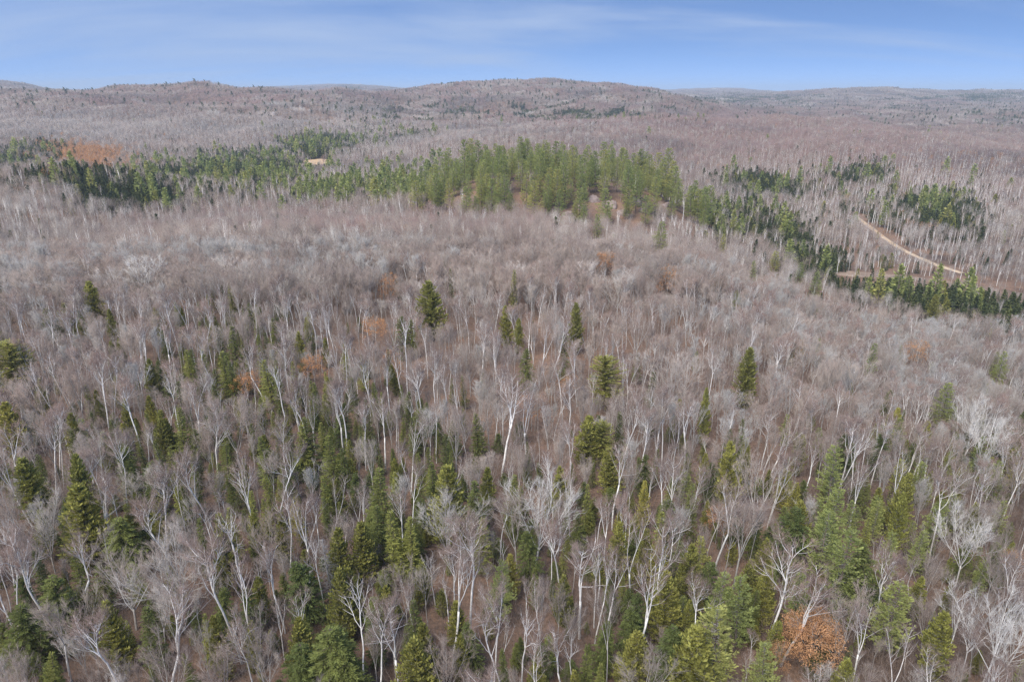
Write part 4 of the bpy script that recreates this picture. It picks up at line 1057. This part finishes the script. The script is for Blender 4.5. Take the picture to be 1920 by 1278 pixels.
scatter('undergrowth', proto_collection('undergrowth', bm_), bx, by, height(bx, by), rb.integers(0, 8, n), np.column_stack([np.zeros(n), np.zeros(n), rb.uniform(0, 6.28, n)]),
        np.column_stack([bs, bs, bs * rb.uniform(.7, 1.2, n)]), 'brown leafless brush and saplings covering the forest floor', 'undergrowth')

vx, vy = jitter_grid(2.6, 300, 640, .86, rb)
kk = np.zeros(len(vx), bool)
for p in [MARSH]: kk |= in_poly(vx, vy, p)
kk |= (np.abs(vx - 60) < 80) & (vy > 370) & (vy < 432)
for c in ROADS:
    dmin = np.full(len(vx), 1e9)
    for q in c[::2]: dmin = np.minimum(dmin, np.hypot(vx - q[0], vy - q[1]))
    kk |= (dmin < 9); 
    kk &= dmin > 2.9
kk &= rb.random(len(vx)) < .75
vx, vy = vx[kk], vy[kk]; n = len(vx)
vs = rb.uniform(.35, .8, n)
scatter('valley_brush', proto_collection('valley_brush', [brush(rb, 26, 1.7, 2.4) for _ in range(4)]), vx, vy, height(vx, vy), rb.integers(0, 4, n), np.column_stack([np.zeros(n), np.zeros(n), rb.uniform(0, 6.28, n)]),
        np.column_stack([vs, vs, vs * rb.uniform(.5, 1.3, n)]), 'low brown brush on the marsh and along the dirt road', 'undergrowth')

# ---- distant forest, coarser with distance
hwm = [M['branch'], M['twig']]; bwm = [M['bark_white'], M['birch_twig']]
def far_set(n_hw, r, n_con, seed, tall=1.0):
    rg = np.random.default_rng(seed)
    out = [far_hardwood(rg, 14 * tall, n_hw, r).mesh('far_tree', hwm) for _ in range(5)]                       # 0-4 hardwood
    out += [far_hardwood(rg, 15 * tall, n_hw // 2, r, birch=True).mesh('far_tree', bwm) for _ in range(3)]     # 5-7 birch, aspen
    out += [far_conifer(rg, 11, n_con, 'fir').mesh('far_tree', [M['bark_dark'], M['spruce']]) for _ in range(3)]  # 8-10
    out += [far_conifer(rg, 18, n_con, 'pine').mesh('far_tree', [M['bark_dark'], M['pine']]) for _ in range(2)]  # 11-12
    out += [far_conifer(rg, 11, n_con, 'cedar').mesh('far_tree', [M['bark_dark'], M['cedar']]) for _ in range(1)]  # 13
    o = far_hardwood(rg, 11, n_hw, r); out.append(o.mesh('far_tree', [M['bark_grey'], M['oak']]))               # 14 orange
    out += [far_hardwood(rg, 14 * tall, n_hw, r).mesh('far_tree', [M['twig_pink'], M['twig_pink']]) for _ in range(3)]   # 15-17
    out += [far_hardwood(rg, 14 * tall, n_hw, r).mesh('far_tree', [M['bark_grey'], M['twig_pale']]) for _ in range(3)]   # 18-20
    return out

# stands of conifers in the valleys and on the far hills, found in the photograph: u, v, su, sv, strength
STAND = [(420, 330, 95, 16, .8), (300, 345, 70, 25, .6), (240, 385, 60, 14, .9), (300, 400, 40, 10, .9), (500, 300, 70, 8, .7), (590, 278, 45, 13, .85), (690, 262, 40, 8, .6), (170, 365, 50, 20, .6), (480, 345, 50, 16, .75), (410, 295, 70, 6, .5),
         (640, 370, 60, 20, .6), (740, 355, 60, 25, .55), (830, 345, 30, 20, .5), (570, 385, 20, 12, .8), (60, 290, 40, 10, .6), (110, 345, 40, 12, .5), (30, 330, 30, 20, .5),
         (800, 222, 110, 7, .35), (1040, 220, 70, 7, .6), (1160, 225, 60, 7, .5), (720, 245, 50, 7, .3), (1270, 232, 30, 4, .4), (1280, 285, 8, 6, .4),
         (1420, 355, 45, 12, .85), (1480, 372, 45, 12, .8), (1600, 340, 45, 14, .7), (1640, 325, 20, 8, .6), (1760, 405, 60, 28, .7), (1790, 430, 50, 25, .6), (1680, 400, 40, 20, .5), (1350, 420, 70, 28, .55), (1480, 440, 60, 25, .45), (1560, 380, 20, 15, .4), (1620, 395, 60, 25, .25),
         (1530, 497, 45, 12, 1.0), (1590, 545, 50, 10, .9), (1690, 565, 60, 12, 1.0), (1790, 585, 60, 14, 1.1), (1890, 605, 60, 18, 1.1), (1640, 505, 30, 6, .5), (1420, 470, 60, 10, .4),
         (1450, 186, 60, 4, .7), (1850, 186, 60, 5, .9), (1370, 190, 40, 4, .5), (1660, 205, 40, 5, .3), (1810, 215, 14, 6, .5), (1900, 225, 30, 8, .35), (1220, 175, 8, 5, .4), (520, 160, 120, 3, .25), (1080, 150, 60, 3, .3)]
ORANGE = [(160, 298, 52, 14, 1.25), (110, 285, 25, 8, .5), (190, 320, 50, 12, .6), (1700, 420, 30, 15, .12), (1850, 300, 60, 15, .15), (1100, 385, 60, 10, .10), (1000, 400, 60, 8, .05)]
BIRCHY = [(330, 370, 160, 25, .35), (640, 370, 120, 30, .5), (1780, 380, 140, 60, .75), (1500, 330, 180, 25, .45), (1400, 430, 120, 40, .5), (450, 285, 250, 14, .3), (1700, 520, 120, 12, .4), (750, 300, 150, 18, .3)]
PINK = [(1500, 275, 330, 40, .75), (1250, 232, 220, 14, .6), (1130, 168, 200, 10, .6), (560, 185, 320, 14, .6), (1820, 330, 140, 40, .5), (700, 440, 350, 30, .35), (150, 200, 150, 15, .3)]
PALE = [(230, 262, 230, 22, .7), (720, 275, 200, 18, .7), (450, 245, 300, 16, .4), (1720, 440, 150, 60, .4), (350, 385, 150, 20, .4), (90, 232, 120, 25, .5), (80, 425, 110, 18, .6), (1100, 250, 200, 10, .4), (1700, 590, 250, 20, .3)]
KN = [(990, 395), (800, 385), (815, 355), (870, 340), (905, 335), (1000, 322), (1090, 330), (1170, 340), (1250, 345), (1305, 362), (1290, 372), (1200, 372), (1120, 362), (1060, 366)]

BELT = [([(185, 372), (260, 368), (335, 385), (345, 410), (250, 420), (185, 404)], .85), ([(380, 315), (470, 298), (560, 294), (562, 320), (520, 345), (470, 364), (390, 352)], .75),
        ([(522, 272), (570, 262), (650, 260), (668, 285), (620, 297), (540, 297)], .85), ([(545, 372), (650, 350), (760, 345), (805, 360), (805, 400), (700, 404), (555, 406)], .34), ([(115, 335), (210, 328), (235, 370), (180, 388), (130, 370)], .7),
        ([(1340, 348), (1420, 338), (1492, 362), (1482, 386), (1400, 378)], .8), ([(1545, 332), (1650, 318), (1662, 345), (1560, 362)], .6), ([(1690, 388), (1790, 374), (1842, 420), (1800, 452), (1715, 438)], .6),
        ([(1475, 486), (1560, 498), (1605, 520), (1605, 560), (1530, 535), (1480, 512)], .85), ([(1590, 538), (1700, 548), (1800, 562), (1935, 585), (1935, 650), (1800, 618), (1700, 596), (1590, 568)], .75),
        ([(1280, 398), (1400, 392), (1500, 428), (1530, 475), (1450, 490), (1330, 448)], .6), ([(270, 330), (390, 318), (395, 360), (290, 372)], .6), ([(-20, 290), (60, 275), (110, 272), (125, 292), (95, 345), (-20, 350)], .5), ([(80, 340), (200, 330), (350, 330), (350, 400), (220, 405), (110, 375)], .35), ([(350, 330), (560, 310), (600, 340), (500, 390), (360, 395)], .3), ([(230, 345), (300, 330), (300, 385), (225, 380)], .55), ([(335, 385), (480, 360), (550, 350), (550, 380), (400, 405)], .3), ([(660, 268), (740, 255), (860, 240), (860, 250), (750, 268), (670, 285)], .4)]
OPEN = [[(1604, 406), (1625, 422), (1652, 442), (1680, 462), (1715, 480), (1752, 496), (1806, 514)], [(566, 304), (595, 306), (624, 303)], [(1560, 510), (1680, 514), (1800, 526), (1925, 548)]]
def fill(name, ymin, ymax, spacing, meshes, seed, label, top=17.0, patch=False):
    rg = np.random.default_rng(seed)
    x, y = jitter_grid(spacing, ymin, ymax, .86, rg)
    k = visible(x, y, top)
    x, y = x[k], y[k]
    if ymin < 1000:
        k = ~blocked(x, y); x, y = x[k], y[k]
    z = height(x, y)
    u, v = project(x, y, z)
    n = len(x)
    con = np.full(n, .03 if ymin < 700 else .012); ora = np.full(n, .006); bir = np.full(n, .10)
    for a in STAND: con = con + .72 * G(u, v, *a)
    for a in ORANGE: ora = ora + G(u, v, *a)
    for a in BIRCHY: bir = bir + G(u, v, *a)
    con = np.clip(con, 0, .93)
    # pine knoll
    kn = (((x - 30) / 98) ** 4 + (np.abs((y - 458) / 78)) ** 3 < 1 + .45 * np.sin(x * .11 + 1) * np.sin(y * .13) + .3 * np.sin(x * .043 + y * .05)) & (y < 560)
    face = kn & (y < 418) & (x > 42) & (x < 112)
    r1, r2, r3 = rg.random(n), rg.random(n), rg.random(n)
    idx = rg.integers(0, 5, n)
    pink = np.zeros(n); pale = np.zeros(n)
    for a in PINK: pink = pink + G(u, v, *a)
    for a in PALE: pale = pale + G(u, v, *a)
    q = rg.random(n)
    idx = np.where(q < pink, rg.integers(15, 18, n), np.where(q > 1 - pale, rg.integers(18, 21, n), idx))
    isb = r2 < bir; idx[isb] = rg.integers(5, 8, n)[isb]
    iso = r3 < ora; idx[iso] = 14
    isc = r1 < con; idx[isc] = rg.integers(8, 11, n)[isc]
    iso = r3 < ora - .25; idx[iso] = 14; isc &= ~iso
    pc = isc & (y > 420) & (rg.random(n) < .05 + G(u, v, 700, 370, 110, 40, .3)); idx[pc] = rg.integers(11, 13, n)[pc]
    ce = isc & (rg.random(n) < .07); idx[ce] = 13
    far_stand = rg.random(n)
    scale = rg.uniform(.72, 1.15, n)
    cz = (idx >= 8) & (idx <= 13); scale[cz] *= rg.uniform(.7, 1.25, n)[cz]
    keep = np.ones(n, bool)
    if ymin < 700:
        idx[kn & (r1 < .86)] = rg.integers(11, 13, n)[kn & (r1 < .86)]
        keep &= ~(face & (rg.random(n) < .55))
        keep &= ~(kn & (rg.random(n) < .76))
        lowz = (u > 1480) & (v > 470) & (y < 480)           # swamp: small black spruce
        scale[lowz] *= .72
    if ymin < 900:
        for poly, dens in BELT:
            inb = in_poly(u, v, poly) & ((idx < 8) | (idx > 13))
            keep &= ~(inb & (rg.random(n) < dens * .8))
    if ymin < 900:
        uv_top = project(x, y, z + 14 * scale)
        for pxs in OPEN:
            pu = np.array([p[0] for p in pxs]); pv = np.array([p[1] for p in pxs])
            rv = np.interp(u, pu, pv)
            hid = (rg.random(n) < .8) & (u > pu[0]) & (u < pu[-1]) & (v > rv) & (uv_top[1] < rv + 1)
            room = np.clip((v - rv - 1) / np.maximum(v - uv_top[1], .1), 0, 1)
            scale = np.where(hid, scale * room, scale)
            keep &= ~(hid & (scale < .10))
    if ymin < 400:
        base = np.array([14] * 5 + [15] * 3 + [11] * 3 + [18] * 2 + [11, 11] + [14] * 6)[idx]
        yh = yield_height(x, y, base * scale, np.full(n, .16))
        scale = yh / base; keep &= yh > 0
    x, y, z, idx, scale, kn = x[keep], y[keep], z[keep], idx[keep], scale[keep], kn[keep]
    n = len(x)
    wid = scale * rg.uniform(.85, 1.25, n)
    rot = np.column_stack([rg.normal(size=n) * .03, rg.normal(size=n) * .03, rg.uniform(0, 6.283, n)])
    return dict(name=name, x=x, y=y, z=z, idx=idx, rot=rot, scl=np.column_stack([wid, wid, scale]), kn=kn, label=label, meshes=meshes)

m1 = far_set(520, .026, 420, 51)
m1b = far_set(340, .040, 300, 55)
m2 = far_set(190, .07, 150, 52)
F1 = fill('valley_forest', 255, 420, 4.4, m1, 61, 'dense bare forest on the brow and in the valley behind it')
F1b = fill('valley_forest_beyond', 420, 720, 4.7, m1b, 65, 'mixed bare and conifer forest in the valley')
F2 = fill('hill_forest', 720, 1500, 6.0, m2, 62, 'bare forest covering the hills beyond the valley')

# dark conifers standing close in the valley belts
bg = np.random.default_rng(88)
for (y0, y1, sp, ms, nm, lab) in ((245, 720, 3.3, m1b, 'spruce_belt', 'dark spruces packed in belts along the valley bottom'), (720, 1200, 4.2, m2, 'far_spruce_belt', 'dark spruces packed around the far tan meadow')):
    x, y = jitter_grid(sp, y0, y1, .86, bg)
    k = ~blocked(x, y); x, y = x[k], y[k]
    z = height(x, y); u, v = project(x, y, z); n = len(x)
    kp = np.zeros(n, bool); sc_ = bg.uniform(.5, 1.25, n)
    ju, jv = u + bg.normal(size=n) * 15, v + bg.normal(size=n) * 5
    for poly, dens in BELT: kp |= in_poly(ju, jv, poly) & (bg.random(n) < dens)
    kp &= ~((((x - 30) / 98) ** 4 + (np.abs((y - 458) / 78)) ** 3) < 1)
    ut, vt = project(x, y, z + 11 * sc_)
    for pxs in OPEN:
        pu = np.array([p[0] for p in pxs]); pv = np.array([p[1] for p in pxs]); rv = np.interp(u, pu, pv)
        kp &= ~((u > pu[0]) & (u < pu[-1]) & (v > rv) & (vt < rv + 1))
    x, y, z, u, v, sc_ = x[kp], y[kp], z[kp], u[kp], v[kp], sc_[kp]; n = len(x)
    ix = bg.integers(8, 11, n); pp = bg.random(n) < .04 + G(u, v, 700, 375, 90, 40, .25); ix[pp] = bg.integers(11, 13, n)[pp]
    cc_ = bg.random(n) < .05; ix[cc_] = 13
    ww = sc_ * bg.uniform(.75, 1.1, n)
    scatter(nm, proto_collection(nm, ms), x, y, z - .1, ix, np.column_stack([bg.normal(size=n) * .03, bg.normal(size=n) * .03, bg.uniform(0, 6.28, n)]), np.column_stack([ww, ww, sc_]), lab, 'forest')

# pines of the knoll as trees of their own
pines = []
for F in (F1, F1b):
    k = F['kn'] & (F['idx'] >= 11) & (F['idx'] <= 12)
    for q in np.nonzero(k)[0]: pines.append((F['x'][q], F['y'][q], F['z'][q], F['scl'][q], F['rot'][q], F['idx'][q]))
    for key in ('x', 'y', 'z', 'idx', 'rot', 'scl'): F[key] = F[key][~k]
for F in (F1, F1b, F2):
    scatter(F['name'], proto_collection(F['name'], F['meshes']), F['x'], F['y'], F['z'] - .1, F['idx'], F['rot'], F['scl'], F['label'], 'forest')

pm = []
for q in range(4):
    rg = np.random.default_rng(700 + q)
    t = conifer(rg, 18, 'pine')
    pm.append((t['trunk'].mesh('trunk', t['tmat'], True), t['crown'].mesh('crown', t['cmat'])))
pines.sort(key=lambda p: p[1])
cell = {}
for j, (x, y, z, sc, ro, ix) in enumerate(pines):
    e = bpy.data.objects.new('pine_tree', None); e.location = (x, y, z - .1); e.rotation_euler = ro
    pv = .66 + .66 * ((j * 7919) % 101) / 100.0; e.scale = (sc[0] * 1.3 * pv ** .7, sc[1] * 1.3 * pv ** .7, sc[2] * 1.15 * pv); COL.objects.link(e)
    uu, vv = project(x, y, z + 12)
    ky = 'front edge' if y < 430 else 'middle' if y < 480 else 'back'
    kx = ['left end', 'left part', 'left middle', 'right middle', 'right part', 'right end'][int(np.clip((x + 68) // 33, 0, 5))]
    cell.setdefault((ky, kx), []).append(e)
    tr, cr = pm[j % 4]
    for nm, me in (('trunk', tr), ('crown', cr)):
        o = bpy.data.objects.new(nm, me); COL.objects.link(o); o.parent = e
for (ky, kx), es in cell.items():
    side = kx
    for rank, e in enumerate(sorted(es, key=lambda e: project(e.location.x, e.location.y, e.location.z)[0])):
        e['label'] = 'light green pine, %sfrom left in the %s row on the rocky knoll\'s %s' % (ORD[rank] if rank else 'first ', {'front edge': 'front', 'middle': 'middle', 'back': 'back'}[ky], side) if rank < 26 else 'light green pine massed in the %s row on the rocky knoll\'s %s' % (ky, side)
        e['category'] = 'pine tree'; e['group'] = 'pines on the rocky knoll'

# farthest hills: patches of small trees
def patch(rg, n, size, kind, r, nt, tw='twig'):
    B_ = MB()
    for _ in range(n):
        o = (rg.uniform(-.5, .5) * size, rg.uniform(-.5, .5) * size, -1.5)
        q = rg.random()
        if q < kind[0]: far_conifer(rg, rg.uniform(11, 16), nt, 'fir', B_, o, (2, 3))
        elif q < kind[0] + .003: far_conifer(rg, rg.uniform(14, 18), nt, 'pine', B_, o, (2, 4))
        else: far_hardwood(rg, rg.uniform(11, 16), nt, r, False, False, B_, o, (0, 1))
    return B_.mesh('far_patch', [M[tw], M[tw], M['bark_dark'], M['spruce'], M['spruce']])
def far_fill(name, ymin, ymax, size, npatch, r, nt, seed, label):
    rg = np.random.default_rng(seed)
    ms = [patch(rg, npatch, size * 1.15, (.01,), r, nt) for _ in range(4)] + [patch(rg, npatch, size * 1.15, (.2,), r, nt) for _ in range(2)] + [patch(rg, npatch, size * 1.15, (.85,), r, nt) for _ in range(2)] + [patch(rg, npatch, size * 1.15, (.01,), r, nt, 'twig_pink') for _ in range(2)] + [patch(rg, npatch, size * 1.15, (.02,), r, nt, 'twig_pale') for _ in range(2)]
    x, y = jitter_grid(size, ymin, ymax, .84, rg, .3)
    k = visible(x, y, 19); x, y = x[k], y[k]
    z = height(x, y); u, v = project(x, y, z); n = len(x)
    con = np.full(n, .004)
    for a in STAND: con = con + G(u, v, *a)
    r1 = rg.random(n)
    idx = rg.integers(0, 4, n); mid = (rg.random(n) < .035); idx[mid] = 4
    pink = np.zeros(n); pale_ = np.zeros(n)
    for a in PINK: pink = pink + G(u, v, *a)
    for a in PALE: pale_ = pale_ + G(u, v, *a)
    w_ = np.sin(x * .0061 + 1.3) * np.sin(y * .0047 + x * .0021) * .5      # stands drift over the slopes
    q = rg.random(n)
    idx = np.where(q < pink + w_ * .5, rg.integers(8, 10, n), np.where(q > 1 - pale_ + w_ * .5, rg.integers(10, 12, n), idx))
    c = r1 < con; idx[c] = rg.integers(5, 8, n)[c]
    e = size * .5
    gx = (height(x + e, y) - height(x - e, y)) / (2 * e); gy = (height(x, y + e) - height(x, y - e)) / (2 * e)
    rot = np.column_stack([np.arctan(gy), -np.arctan(gx), rg.integers(0, 4, n) * math.pi / 2])
    s = rg.uniform(.95, 1.15, n)
    # tilt first must follow the ground, so only quarter turns about the vertical with no tilt where the ground is level
    rot[:, 2] = 0
    scatter(name, proto_collection(name, ms), x, y, z, idx, rot, np.column_stack([s, s, s]), label, 'forest')
    return n
n3 = far_fill('far_hill_forest', 1500, 3300, 34, 36, .12, 60, 71, 'bare purple-grey forest on the far hills')
n4 = far_fill('farthest_forest', 3300, 7600, 70, 70, .30, 24, 72, 'forest on the farthest hills, blue with distance')

# ------------------------------------------------------------------ air
hz = bpy.data.materials.new('air'); hz.use_nodes = True
hz.node_tree.nodes.clear()
ho = hz.node_tree.nodes.new("ShaderNodeOutputMaterial"); hv_ = hz.node_tree.nodes.new("ShaderNodeVolumePrincipled")
hv_.inputs["Color"].default_value = (.78, .90, 1.0, 1); hv_.inputs["Density"].default_value = 1.15e-4
hz.node_tree.links.new(hv_.outputs[0], ho.inputs["Volume"])
hb = MB()
q = 15600.0; zl, zh = float(GZ.min()) - 1.0, float(GZ.max()) + 25.0
hb.add([(-q, -q, zl), (q, -q, zl), (q, q, zl), (-q, q, zl), (-q, -q, zh), (q, -q, zh), (q, q, zh), (-q, q, zh)], None,
       [(0, 3, 2, 1), (4, 5, 6, 7), (0, 1, 5, 4), (1, 2, 6, 5), (2, 3, 7, 6), (3, 0, 4, 7)])
haze = bpy.data.objects.new('haze', hb.mesh('haze', [hz])); COL.objects.link(haze); haze['kind'] = 'stuff'
haze['label'] = 'thin blue haze of distance over the far hills'; haze['category'] = 'haze'

print('counts: things', len(things), 'mass', len(mass), 'pines', len(pines), 'F1', len(F1['x']), len(F1b['x']), 'F2', len(F2['x']), 'F3', n3, 'F4', n4)
